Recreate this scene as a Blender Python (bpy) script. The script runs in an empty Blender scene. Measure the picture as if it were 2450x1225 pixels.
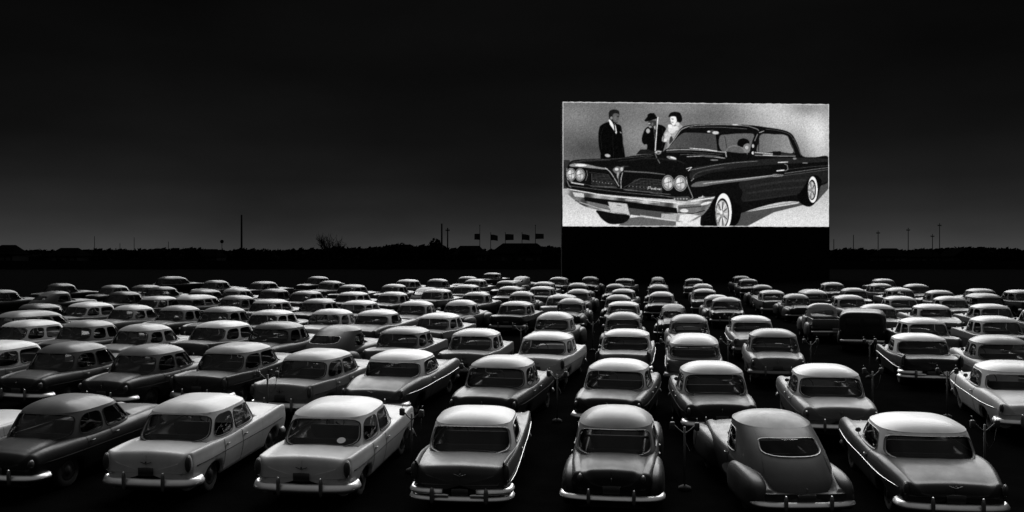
import bpy, math, random
import numpy as np
from mathutils import Vector, Matrix
random.seed(7)
rng = np.random.default_rng(11)
PI = math.pi
scene = bpy.context.scene
COL = scene.collection

# ------------------------------------------------------------------ camera constants
F = 2300.0; CX = 1225.0; HY = 603.0; CAMZ = 4.7
def lerp(a, b, t): return a + (b - a) * t
GP = [(-50, 0), (17.5, 0), (25, .28), (32, .45), (45, .50), (90, .75), (130, .8), (20000, .8)]
def ground_z(y):
    for (a, za), (b, zb) in zip(GP, GP[1:]):
        if y <= b:
            t = max(0, (y - a) / (b - a)); t = t * t * (3 - 2 * t)
            return lerp(za, zb, t)
    return .8
def px2x(px, y): return (px - CX) / F * y
def py2z(py, y): return CAMZ - (py - HY) / F * y

# ------------------------------------------------------------------ materials
MATS = {}
def nmat(name):
    m = bpy.data.materials.new(name); m.use_nodes = True
    nt = m.node_tree; nt.nodes.clear()
    out = nt.nodes.new('ShaderNodeOutputMaterial')
    MATS[name] = m
    return m, nt, out
def principled(name, col, rough=.5, metal=0., spec=.5, coat=0., coat_rough=.2, noise=0., nscale=6., bump=0., bscale=40., emit=0.):
    m, nt, out = nmat(name)
    b = nt.nodes.new('ShaderNodeBsdfPrincipled')
    c = (col, col, col, 1) if not hasattr(col, '__len__') else tuple(col) + (1,)
    b.inputs['Base Color'].default_value = c
    b.inputs['Roughness'].default_value = rough
    b.inputs['Metallic'].default_value = metal
    b.inputs['Specular IOR Level'].default_value = spec
    b.inputs['Coat Weight'].default_value = coat
    b.inputs['Coat Roughness'].default_value = coat_rough
    tc = nt.nodes.new('ShaderNodeTexCoord')
    if noise:
        n = nt.nodes.new('ShaderNodeTexNoise'); n.inputs['Scale'].default_value = nscale; n.inputs['Detail'].default_value = 6
        nt.links.new(tc.outputs['Object'], n.inputs['Vector'])
        mx = nt.nodes.new('ShaderNodeMix'); mx.data_type = 'RGBA'; mx.blend_type = 'MULTIPLY'
        mx.inputs['Factor'].default_value = noise
        mx.inputs['A'].default_value = c
        nt.links.new(n.outputs['Fac'], mx.inputs['B']); nt.links.new(mx.outputs['Result'], b.inputs['Base Color'])
    if bump:
        n2 = nt.nodes.new('ShaderNodeTexNoise'); n2.inputs['Scale'].default_value = bscale; n2.inputs['Detail'].default_value = 8
        nt.links.new(tc.outputs['Object'], n2.inputs['Vector'])
        bp = nt.nodes.new('ShaderNodeBump'); bp.inputs['Strength'].default_value = bump; bp.inputs['Distance'].default_value = .03
        nt.links.new(n2.outputs['Fac'], bp.inputs['Height']); nt.links.new(bp.outputs['Normal'], b.inputs['Normal'])
    nt.links.new(b.outputs['BSDF'], out.inputs['Surface'])
    return m

def make_paint():
    m, nt, out = nmat('car_paint')
    b = nt.nodes.new('ShaderNodeBsdfPrincipled')
    oi = nt.nodes.new('ShaderNodeObjectInfo')
    tc = nt.nodes.new('ShaderNodeTexCoord')
    n = nt.nodes.new('ShaderNodeTexNoise'); n.inputs['Scale'].default_value = 3.0; n.inputs['Detail'].default_value = 8; n.inputs['Roughness'].default_value = .65
    nt.links.new(tc.outputs['Object'], n.inputs['Vector'])
    mr = nt.nodes.new('ShaderNodeMapRange'); mr.inputs['From Min'].default_value = .3; mr.inputs['From Max'].default_value = .7
    mr.inputs['To Min'].default_value = .84; mr.inputs['To Max'].default_value = 1.08
    nt.links.new(n.outputs['Fac'], mr.inputs['Value'])
    mx = nt.nodes.new('ShaderNodeMix'); mx.data_type = 'RGBA'; mx.blend_type = 'MULTIPLY'; mx.inputs['Factor'].default_value = 1
    nt.links.new(oi.outputs['Color'], mx.inputs['A']); nt.links.new(mr.outputs['Result'], mx.inputs['B'])
    nt.links.new(mx.outputs['Result'], b.inputs['Base Color'])
    # thin dust film makes the gloss uneven
    mr2 = nt.nodes.new('ShaderNodeMapRange'); mr2.inputs['From Min'].default_value = .3; mr2.inputs['From Max'].default_value = .7
    mr2.inputs['To Min'].default_value = .42; mr2.inputs['To Max'].default_value = .58
    nt.links.new(n.outputs['Fac'], mr2.inputs['Value']); nt.links.new(mr2.outputs['Result'], b.inputs['Roughness'])
    b.inputs['Specular IOR Level'].default_value = .24
    b.inputs['Coat Weight'].default_value = .12; b.inputs['Coat Roughness'].default_value = .16
    nt.links.new(b.outputs['BSDF'], out.inputs['Surface'])
    return m
def make_glass():
    m, nt, out = nmat('window_glass')
    tr = nt.nodes.new('ShaderNodeBsdfTransparent'); tr.inputs['Color'].default_value = (.68, .68, .68, 1)
    gl = nt.nodes.new('ShaderNodeBsdfGlossy'); gl.inputs['Roughness'].default_value = 0.0; gl.inputs['Color'].default_value = (.8, .8, .8, 1)
    fr = nt.nodes.new('ShaderNodeFresnel'); fr.inputs['IOR'].default_value = 1.45
    mx = nt.nodes.new('ShaderNodeMixShader')
    nt.links.new(fr.outputs['Fac'], mx.inputs['Fac']); nt.links.new(tr.outputs['BSDF'], mx.inputs[1]); nt.links.new(gl.outputs['BSDF'], mx.inputs[2])
    nt.links.new(mx.outputs['Shader'], out.inputs['Surface'])
    return m
PAINT = make_paint(); GLASS = make_glass()
CHROME = principled('chrome', .9, .42, 1.0, noise=.25, nscale=9)
DULL = principled('dull_moulding', .16, .4, .6)
STICK = principled('paper_sticker', .8, .8)
HUB = principled('hubcap_metal', .03, .5, .5)
RUBBER = principled('tyre_rubber', .006, .85)
DARKIN = principled('dark_upholstery', .010, .9, noise=.3)
LAMP = principled('tail_lamp_lens', .035, .35, 0, .4)
PLATE = principled('plate_enamel', .02, .5)
PLATEL = principled('plate_letters', .22, .5)
SEAM = principled('door_gap_rubber', .012, .9)
CHASSIS = principled('chassis_metal', .01, .9)
POSTM = principled('painted_steel_post', .09, .6, .2, noise=.4, nscale=12)
SPKM = principled('speaker_casting', .05, .5, .3)
CONC = principled('concrete', .018, .9, noise=.5, nscale=8)
GROUNDM = principled('lot_gravel', .0042, 1., spec=.0, noise=.75, nscale=1.3, bump=.35, bscale=18)
LEAF = principled('dark_foliage', .003, 1., spec=.0, noise=.4)
BARK = principled('bark', .006, .9, spec=.0)
WOODP = principled('creosote_pole', .006, .9, spec=.0)
HOUSEW = principled('house_wall', .012, .9, spec=.0, noise=.4, nscale=.6)
ROOFM = principled('house_roof', .0012, 1., spec=.0)
WINDM = principled('house_window', .01, .3)
SCRW = principled('screen_tower_wall', .006, .95, spec=.03, noise=.5, nscale=.5)
FLAGM = principled('flag_cloth', .03, .9, spec=.0, noise=.6, nscale=2)
FENCEM = principled('fence_boards', .008, .95, spec=.03, noise=.5)

# ------------------------------------------------------------------ mesh helpers
class MB:
    def __init__(s): s.v = []; s.f = []; s.sm = []
    def add(s, vs, fs, smooth=True):
        o = len(s.v); s.v += [tuple(v) for v in vs]
        s.f += [tuple(i + o for i in f) for f in fs]; s.sm += [smooth] * len(fs)
    def grid(s, rows, closed_u=False, closed_v=False, smooth=True, flip=False):
        n = len(rows); m = len(rows[0]); vs = [p for r in rows for p in r]; fs = []
        for i in range(n if closed_u else n - 1):
            for j in range(m if closed_v else m - 1):
                a = i * m + j; b = i * m + (j + 1) % m; c = ((i + 1) % n) * m + (j + 1) % m; d = ((i + 1) % n) * m + j
                fs.append((a, d, c, b) if flip else (a, b, c, d))
        s.add(vs, fs, smooth)
    def box(s, c, h, rz=0, bev=0.0, taper=1.0):
        x, y, z = h; cr, sr = math.cos(rz), math.sin(rz); vs = []
        if bev <= 0:
            for dz in (-1, 1):
                k = 1 if dz < 0 else taper
                for dx, dy in ((-1, -1), (1, -1), (1, 1), (-1, 1)):
                    X, Y = dx * x * k, dy * y * k
                    vs.append((c[0] + X * cr - Y * sr, c[1] + X * sr + Y * cr, c[2] + dz * z))
            s.add(vs, [(0, 3, 2, 1), (4, 5, 6, 7), (0, 1, 5, 4), (1, 2, 6, 5), (2, 3, 7, 6), (3, 0, 4, 7)], False)
        else:
            rows = []
            for (dz, k) in ((-z, 1 - bev / min(x, y)), (-z + bev, 1), (z - bev, 1), (z, 1 - bev / min(x, y))):
                ring = []
                for i in range(16):
                    a = 2 * PI * i / 16 + PI / 16
                    e = .28
                    X = x * math.copysign(abs(math.cos(a)) ** e, math.cos(a)); Y = y * math.copysign(abs(math.sin(a)) ** e, math.sin(a))
                    X *= k; Y *= k
                    ring.append((c[0] + X * cr - Y * sr, c[1] + X * sr + Y * cr, c[2] + dz))
                rows.append(ring)
            s.grid(rows, closed_v=True)
            o = len(s.v); s.f.append(tuple(range(o - 16, o))); s.sm.append(False)
            s.f.append(tuple(reversed(range(o - 64, o - 48)))); s.sm.append(False)
    def tube(s, pts, r, n=8, cap=True):
        rows = []; pts = [Vector(p) for p in pts]
        for i, p in enumerate(pts):
            d = (pts[min(i + 1, len(pts) - 1)] - pts[max(i - 1, 0)]).normalized()
            up = Vector((0, 0, 1)) if abs(d.z) < .9 else Vector((1, 0, 0))
            a = d.cross(up).normalized(); b = d.cross(a).normalized()
            rr = r[i] if hasattr(r, '__len__') else r
            rows.append([p + a * math.cos(2 * PI * k / n) * rr + b * math.sin(2 * PI * k / n) * rr for k in range(n)])
        s.grid(rows, closed_v=True)
        if cap:
            o = len(s.v); s.f.append(tuple(range(o - n, o))); s.sm.append(False)
            st = o - n * len(pts); s.f.append(tuple(reversed(range(st, st + n)))); s.sm.append(False)
    def ell(s, c, r, n=16, m=10, e=1.0, zmin=None):
        rows = []
        for i in range(m + 1):
            ph = -PI / 2 + PI * i / m; cp = math.cos(ph); sp = math.sin(ph)
            row = []
            for j in range(n):
                th = 2 * PI * j / n
                X = r[0] * math.copysign(abs(cp) ** e, cp) * math.copysign(abs(math.cos(th)) ** e, math.cos(th))
                Y = r[1] * math.copysign(abs(cp) ** e, cp) * math.copysign(abs(math.sin(th)) ** e, math.sin(th))
                Z = r[2] * math.copysign(abs(sp) ** e, sp)
                z = c[2] + Z
                if zmin is not None: z = max(z, zmin)
                row.append((c[0] + X, c[1] + Y, z))
            rows.append(row)
        s.grid(rows, closed_v=True)
    def cyl(s, c, r, h, axis='z', n=20, cap=True):
        d = {'x': Vector((1, 0, 0)), 'y': Vector((0, 1, 0)), 'z': Vector((0, 0, 1))}[axis]
        c = Vector(c); s.tube([c - d * h / 2, c + d * h / 2], r, n, cap)
    def sweep(s, path, prof, closed=True):
        # path: list of (x,y,z) in a horizontal curve, prof: list of (outward, up)
        rows = []; P = [Vector(p) for p in path]
        for i, p in enumerate(P):
            d = (P[min(i + 1, len(P) - 1)] - P[max(i - 1, 0)]); d.z = 0; d.normalize()
            o = Vector((d.y, -d.x, 0))
            rows.append([p + o * a + Vector((0, 0, b)) for a, b in prof])
        s.grid(rows, closed_v=closed)
        n = len(prof); o = len(s.v); s.f.append(tuple(range(o - n, o))); s.sm.append(False)
        st = o - n * len(P); s.f.append(tuple(reversed(range(st, st + n)))); s.sm.append(False)
    def mesh(s, name, mat):
        me = bpy.data.meshes.new(name); me.from_pydata(s.v, [], s.f)
        me.polygons.foreach_set('use_smooth', s.sm); me.materials.append(mat); me.update()
        return me
def link(o): COL.objects.link(o); return o
def obj(name, mb, mat, parent=None, loc=None):
    o = bpy.data.objects.new(name, mb.mesh(name, mat)); link(o)
    if parent: o.parent = parent
    if loc: o.location = loc
    return o
def empty(name, loc=(0, 0, 0), rz=0):
    o = bpy.data.objects.new(name, None); o.location = loc; o.rotation_euler = (0, 0, rz); o.empty_display_size = .3
    return link(o)
def tag(o, label=None, cat=None, group=None, kind=None):
    if label: o['label'] = label
    if cat: o['category'] = cat
    if group: o['group'] = group
    if kind: o['kind'] = kind
    return o
SCREEN_STRENGTH = 1.0
SKY_TOP = .09; BACK_SKY = .075
SUN_E = 4.0; SUN_ANGLE = 54; SUN_EL = 38; SUN_AZ = 8
# ------------------------------------------------------------------ cars (local: +y forward, origin on the ground under the middle)
def curve(keys, y):
    if y <= keys[0][0]: return keys[0][1]
    if y >= keys[-1][0]: return keys[-1][1]
    for i in range(len(keys) - 1):
        a, b = keys[i], keys[i + 1]
        if y <= b[0]:
            t = (y - a[0]) / (b[0] - a[0])
            p0 = keys[max(i - 1, 0)]; p3 = keys[min(i + 2, len(keys) - 1)]
            m1 = (b[1] - p0[1]) / max(1e-6, b[0] - p0[0]) * (b[0] - a[0])
            m2 = (p3[1] - a[1]) / max(1e-6, p3[0] - a[0]) * (b[0] - a[0])
            t2, t3 = t * t, t * t * t
            return (2 * t3 - 3 * t2 + 1) * a[1] + (t3 - 2 * t2 + t) * m1 + (-2 * t3 + 3 * t2) * b[1] + (t3 - t2) * m2
def catmull(P, sub):
    out = []
    for i in range(len(P) - 1):
        p0, p1, p2, p3 = P[max(i - 1, 0)], P[i], P[i + 1], P[min(i + 2, len(P) - 1)]
        for k in range(sub):
            t = k / sub
            out.append(tuple(.5 * (2 * b + (c - a) * t + (2 * a - 5 * b + 4 * c - d) * t * t + (-a + 3 * b - 3 * c + d) * t ** 3)
                             for a, b, c, d in zip(p0, p1, p2, p3)))
    out.append(tuple(P[-1])); return out
def sg(x, p): return math.copysign(abs(x) ** p, x)

TYPES = {
 # wl: wheel positions; w/zf/zc curves rear -> front
 'sedan': dict(L=2.40, wl=(-1.42, 1.50), w=[(-2.4, .89), (-1.6, .935), (0, .94), (1.2, .94), (2.4, .88)],
    zf=[(-2.4, .97), (-1.5, .965), (-.75, .93), (-.2, .94), (.9, .965), (2.0, .98), (2.4, .93)],
    zc=[(-2.4, .945), (-2.15, .965), (-1.5, .99), (.8, 1.06), (1.6, 1.05), (2.1, 1.0), (2.4, .90)],
    crest=.94, cabin=(-1.45, .85), z0=.94, z1=1.45, z2=1.62, yb=(-1.62, 1.05), yt=(-1.16, .62), wb=.885, wt=.775, n=3.6, p=1.2,
    rear=(.86, .06, .94), sides=[(-1.10, -.46, .72), (-.38, .52, 0)], ws=(.86, .10, .90), fend=None, doors=[(-1.0, -.20), (-.16, .82)], head=.90,
    lamp=('oval', .845, .78, .06, .15), plate=(0, .63), bz=.43, bh=.10),
 'hardtop': dict(L=2.48, wl=(-1.45, 1.52), w=[(-2.48, .88), (-1.6, .94), (0, .95), (1.2, .95), (2.48, .90)],
    zf=[(-2.48, .96), (-1.8, .97), (-.8, .92), (0, .91), (.9, .93), (2.1, .95), (2.48, .90)],
    zc=[(-2.48, .91), (-2.2, .935), (-1.5, .96), (.8, 1.03), (1.6, 1.02), (2.48, .84)],
    crest=.93, cabin=(-1.40, .90), z0=.91, z1=1.40, z2=1.55, yb=(-1.62, 1.0), yt=(-1.12, .45), wb=.885, wt=.775, n=3.8, p=1.15,
    rear=(.93, .06, .93), sides=[(-.78, .58, 0)], ws=(.90, .08, .92), fend=None, doors=[(-.62, .86)], head=.86,
    lamp=('fin', .87, .84, .05, .15), plate=(0, .47), bz=.43, bh=.085),
 'round_sedan': dict(L=2.36, wl=(-1.38, 1.45), w=[(-2.36, .70), (-1.6, .80), (0, .84), (1.2, .80), (2.36, .62)],
    zf=[(-2.36, .87), (-1.7, .96), (-.8, .98), (0, .98), (.9, 1.0), (2.0, 1.0), (2.36, .90)],
    zc=[(-2.36, .88), (-2.0, .98), (-1.4, 1.05), (.75, 1.08), (1.6, 1.06), (2.36, .92)],
    crest=.80, cabin=(-1.25, .70), z0=.98, z1=1.46, z2=1.69, yb=(-1.56, .88), yt=(-1.20, .42), wb=.80, wt=.71, n=3.1, p=1.35,
    rear=(.90, .05, .93), sides=[(-.92, -.36, .66), (-.28, .42, 0)], ws=(.84, .12, .86), fend=(.80, .19, .80, .88), doors=[(-.85, -.22), (-.18, .66)], head=.84,
    lamp=('oval', .56, .80, .04, .07), plate=(0, .60), bz=.46, bh=.06),
 'fastback': dict(L=2.42, wl=(-1.40, 1.50), w=[(-2.42, .76), (-1.6, .84), (0, .87), (1.2, .82), (2.42, .64)],
    zf=[(-2.42, .60), (-1.8, .84), (-.8, .95), (0, .97), (.9, .98), (2.0, .99), (2.42, .90)],
    zc=[(-2.42, .52), (-2.1, .64), (-1.4, .86), (.75, 1.05), (1.6, 1.04), (2.42, .90)],
    crest=.80, cabin=(-1.0, .72), z0=.46, z1=1.50, z2=1.66, yb=(-2.44, .98), yt=(-1.08, .42), wb=.90, wt=.70, n=2.5, p=1.9, sv=(.48, .88),
    rear=(.72, .64, .87), sides=[(-.85, .46, .0)], ws=(.82, .50, .90), fend=(.82, .21, .86, .84), doors=[(-.45, .74)], head=.84,
    lamp=('oval', .84, .62, .04, .06), plate=(0, .52), bz=.42, bh=.065, bclip=1),
 'soft_hardtop': dict(L=2.66, wl=(-1.50, 1.52), w=[(-2.66, .82), (-1.6, .97), (0, .97), (1.2, .96), (2.52, .86)],
    zf=[(-2.66, .80), (-2.1, .92), (-1.4, .99), (-.6, .95), (.4, .97), (1.6, 1.0), (2.3, .98), (2.52, .92)],
    zc=[(-2.66, .76), (-2.2, .90), (-1.5, 1.0), (.8, 1.03), (1.6, 1.02), (2.52, .85)],
    crest=.86, cabin=(-1.35, .85), z0=.93, z1=1.41, z2=1.57, yb=(-1.62, 1.0), yt=(-1.20, .52), wb=.90, wt=.79, n=3.1, p=1.2,
    rear=(.90, .06, .88), sides=[(-.85, .52, 0)], ws=(.88, .10, .90), fend=None, doors=[(-.62, .82)], head=.88,
    lamp=('oval', .80, .74, .04, .10), plate=(0, .58), bz=.44, bh=.08),
 'bulbous_sedan': dict(L=2.40, wl=(-1.40, 1.48), w=[(-2.4, .84), (-1.6, .92), (0, .93), (1.2, .92), (2.4, .84)],
    zf=[(-2.4, .87), (-2.0, .94), (-1.3, .97), (-.6, .96), (.4, .98), (1.6, 1.0), (2.4, .93)],
    zc=[(-2.4, .86), (-2.1, .93), (-1.45, 1.01), (.8, 1.05), (1.6, 1.04), (2.4, .88)],
    crest=.82, cabin=(-1.30, .80), z0=.95, z1=1.46, z2=1.65, yb=(-1.60, .94), yt=(-1.17, .46), wb=.875, wt=.76, n=3.2, p=1.3,
    rear=(.89, .05, .95), sides=[(-.98, -.38, .66), (-.30, .48, 0)], ws=(.86, .12, .88), fend=None, doors=[(-.92, -.2), (-.16, .76)], head=.86,
    lamp=('oval', .78, .74, .04, .075), plate=(0, .58), bz=.46, bh=.075),
 'wagon': dict(L=2.45, wl=(-1.42, 1.50), w=[(-2.45, .88), (-1.6, .93), (0, .94), (1.2, .94), (2.45, .88)],
    zf=[(-2.45, .95), (-1.5, .95), (-.75, .94), (.9, .965), (2.0, .97), (2.45, .92)],
    zc=[(-2.45, .93), (-2.2, .95), (-1.5, .96), (.8, 1.02), (1.6, 1.0), (2.45, .86)],
    crest=.90, cabin=(-2.2, .85), z0=.95, z1=1.40, z2=1.63, yb=(-2.36, .92), yt=(-2.05, .38), wb=.87, wt=.78, n=4.6, p=1.1,
    rear=(.90, .10, .90), sides=[(-1.95, -1.0, 0), (-.94, -.30, 0), (-.24, .52, 0)], ws=(.88, .10, .90), fend=None, doors=[(-.95, -.18), (-.14, .82)], head=.90,
    lamp=('oval', .85, .74, .045, .09), plate=(0, .64), bz=.46, bh=.085),
 'forties_sedan': dict(L=2.25, wl=(-1.30, 1.42), w=[(-2.25, .60), (-1.6, .72), (0, .76), (1.2, .66), (2.25, .42)],
    zf=[(-2.25, .80), (-1.7, .93), (-.8, 1.0), (0, 1.02), (.9, 1.05), (2.0, 1.05), (2.25, .95)],
    zc=[(-2.25, .78), (-1.9, .96), (-1.3, 1.08), (.75, 1.12), (1.6, 1.12), (2.25, 1.0)],
    crest=.75, cabin=(-1.1, .6), z0=1.0, z1=1.52, z2=1.70, yb=(-1.50, .78), yt=(-.88, .32), wb=.70, wt=.55, n=2.5, p=1.5,
    rear=(.70, .16, .76), sides=[(-.86, -.34, .5), (-.26, .36, 0)], ws=(.80, .2, .84), fend=(.72, .20, .72, .80), doors=[(-.8, -.2), (-.16, .6)], head=.82,
    lamp=('oval', .72, .72, .04, .06), plate=(.3, .62), bz=.44, bh=.05),
}
ROOFZ = {k: v['z2'] for k, v in TYPES.items()}; ROOFZ['van'] = 1.62; ROOFZ['pickup'] = 1.72

def body_profile(T, y):
    w = curve(T['w'], y); zf = curve(T['zf'], y); zc = curve(T['zc'], y); cr = T['crest']
    zb0 = .27; zb = .27
    for yw in T['wl']:
        d = abs(y - yw)
        if d < .40: zb = max(zb, .33 + math.sqrt(max(0, .40 ** 2 - d * d)) * (.72 if not T['fend'] else .4))
    a, b = T['cabin']
    inn = (a < y < b)
    zi = .60 if inn else zc
    k = lambda t: lerp(zf, zc, t)
    P = [(.80 * w, zb0 - .02), (.885 * w, zb0), (.955 * w, zb0 + (.28 * (zf - zb0))), (w, zb0 + .60 * (zf - zb0)), (.99 * w, zf - .13),
         (lerp(cr, 1, .62) * w, zf - .035), (cr * w, zf), ((cr - .07) * w, k(.18) - .012), ((cr - .17) * w, (k(.55) - .02) if not inn else k(.4) - .05),
         (.50 * w, (k(.9)) if not inn else zi), (.25 * w, zc + .012 if not inn else zi), (0, zc + .018 if not inn else zi)]
    C = catmull(P, 3)
    if zb > zb0:
        k = next(i for i, p in enumerate(C) if p[1] > zb)
        a_, b_ = C[k - 1], C[k]; f = (zb - a_[1]) / (b_[1] - a_[1]); x = lerp(a_[0], b_[0], f)
        C = [(x - .06 * (k - i) / k, zb - .004 * (k - i)) if i < k else p for i, p in enumerate(C)]
    return C
def stations(T, L):
    ys = set()
    n = 34
    for i in range(n + 1): ys.add(round(-L + 2 * L * i / n, 4))
    for yw in T['wl']:
        for d in (-.42, -.40, -.39, -.36, -.30, -.2, -.1, 0, .1, .2, .30, .36, .39, .40, .42): ys.add(round(yw + d, 4))
    for c in T['cabin']: ys.add(round(c - .015, 4)); ys.add(round(c + .015, 4))
    for e in (.06, .12, .2): ys.add(round(-L + e, 4)); ys.add(round(L - e, 4))
    return sorted(y for y in ys if -L <= y <= L)
def full_ring(half): return [(x, z) for x, z in half] + [(-x, z) for x, z in reversed(half[:-1])]
def body_mesh(T):
    mb = MB(); L = T['L'] - .17; rows = []
    ys = stations(T, L)
    rows = [[(x, y, z) for x, z in full_ring(body_profile(T, y))] for y in ys]
    def cap(y0, sgn, R):
        ring = full_ring(body_profile(T, y0)); zm = .60; out = []
        def ins(d, y): return [(math.copysign(max(abs(x) - d, 0), x), y, zm + math.copysign(max(abs(z - zm) - d, 0), z - zm)) for x, z in ring]
        for i in range(1, 8):
            a = PI / 2 * i / 7
            out.append(ins(R * 1.15 * (1 - math.cos(a)), y0 + sgn * R * .9 * math.sin(a)))
        last = out[-1]
        for k, bb in ((.75, .04), (.4, .08), (0, .1)):
            out.append([(p[0] * k, y0 + sgn * R * (.9 + bb), zm + (p[2] - zm) * k) for p in last])
        return out
    rows = list(reversed(cap(ys[0], -1, .17))) + rows + cap(ys[-1], 1, .17)
    mb.grid(rows, flip=True)
    return mb
def body_pt(T, y, t, off=0.0):
    P = body_profile(T, y); i = min(int(t), len(P) - 2); f = t - i
    a, b = P[i], P[i + 1]; x = lerp(a[0], b[0], f); z = lerp(a[1], b[1], f)
    n = Vector((b[1] - a[1], 0, -(b[0] - a[0]))); n.normalize()
    if n.x < 0 and abs(n.x) > .5: n = -n
    return (x + n.x * off, y, z + n.z * off)

def S(T, th, v, q=1.0, sc=1.0):
    """greenhouse surface: th from the rear (0) round the right side; v belt->header; q<1 is the roof dome"""
    vv = min(max(v, 0), 1)
    pe = vv ** T['p']; n = T['n']
    yr = lerp(T['yb'][0], T['yt'][0], pe); yf = lerp(T['yb'][1], T['yt'][1], vv ** 1.1)
    W = lerp(T['wb'], T['wt'], vv ** 1.35); yc = (yr + yf) / 2; A = (yf - yr) / 2
    e = 2 / n
    s_ = 1 / (abs(math.cos(th)) ** n + abs(math.sin(th)) ** n) ** (1 / n)
    x = W * sc * math.sin(th) * s_; y = yc - A * sc * math.cos(th) * s_
    z = lerp(T['z0'], T['z1'], vv)
    if q < 1.0:
        hh = T['z2'] - T['z1']; sr = (T['z1'] - T['z0']) / max(.05, (T['yt'][0] - T['yb'][0]) * T['p'])
        mr_ = min(4.2, max(2.0, sr * A / hh)); mf_ = 2.8
        c2 = .5 + .5 * math.cos(th) ; me_ = lerp(mf_, mr_, c2 * c2 * (3 - 2 * c2)); m_ = lerp(me_, 3.2, min(1, abs(x / (W * sc))) ** 4); x *= q; y = yc + (y - yc) * q; z = T['z1'] + (T['z2'] - T['z1']) * (1 - q ** m_)
    return (x, y, z)
def S_normal(T, p):
    th, v, q = p[0], p[1], p[2]
    if q <= .001: return Vector((0, 0, 1))
    e = .004
    if q < 1.0:
        q = min(q, .97); a = Vector(S(T, th + e, 1, q)) - Vector(S(T, th - e, 1, q)); b = Vector(S(T, th, 1, q + e)) - Vector(S(T, th, 1, q - e))
    else:
        v = min(max(v, .02), .97); a = Vector(S(T, th + e, v)) - Vector(S(T, th - e, v)); b = Vector(S(T, th, v + e)) - Vector(S(T, th, v - e))
    n = a.cross(b); c = Vector(S(T, th, v, q)); c.y -= (T['yt'][0] + T['yt'][1]) / 2; c.z = .25
    if n.length < 1e-9: return Vector((0, 0, 1))
    n.normalize()
    return n if n.dot(c) > 0 else -n
class Shell(MB):
    def __init__(s, T): super().__init__(); s.T = T; s.p = []
    def pgrid(s, rows, closed_v=False):
        s.p += [q for r in rows for q in r]
        s.grid([[S(s.T, q[0], q[1], q[2], q[3]) for q in r] for r in rows], closed_v=closed_v)
    def mesh(s, name, mat):
        me = super().mesh(name, mat)
        me.normals_split_custom_set_from_vertices([tuple(S_normal(s.T, q)) for q in s.p])
        return me
def th_at(T, lat=None, lon=None, v=.5):
    """angle of the plan position (true polar form of the superellipse)"""
    n = T['n']
    if lat is not None:      # fraction of half width, rear side
        f = lat; c = (1 - f ** n) ** (1 / n); return math.atan2(f, c)
    vv = v; yr = lerp(T['yb'][0], T['yt'][0], vv ** T['p']); yf = lerp(T['yb'][1], T['yt'][1], vv ** 1.1)
    yc = (yr + yf) / 2; A = (yf - yr) / 2; u = max(-.999, min(.999, (lon - yc) / A))
    return math.atan2((1 - abs(u) ** n) ** (1 / n), -u)
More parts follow.
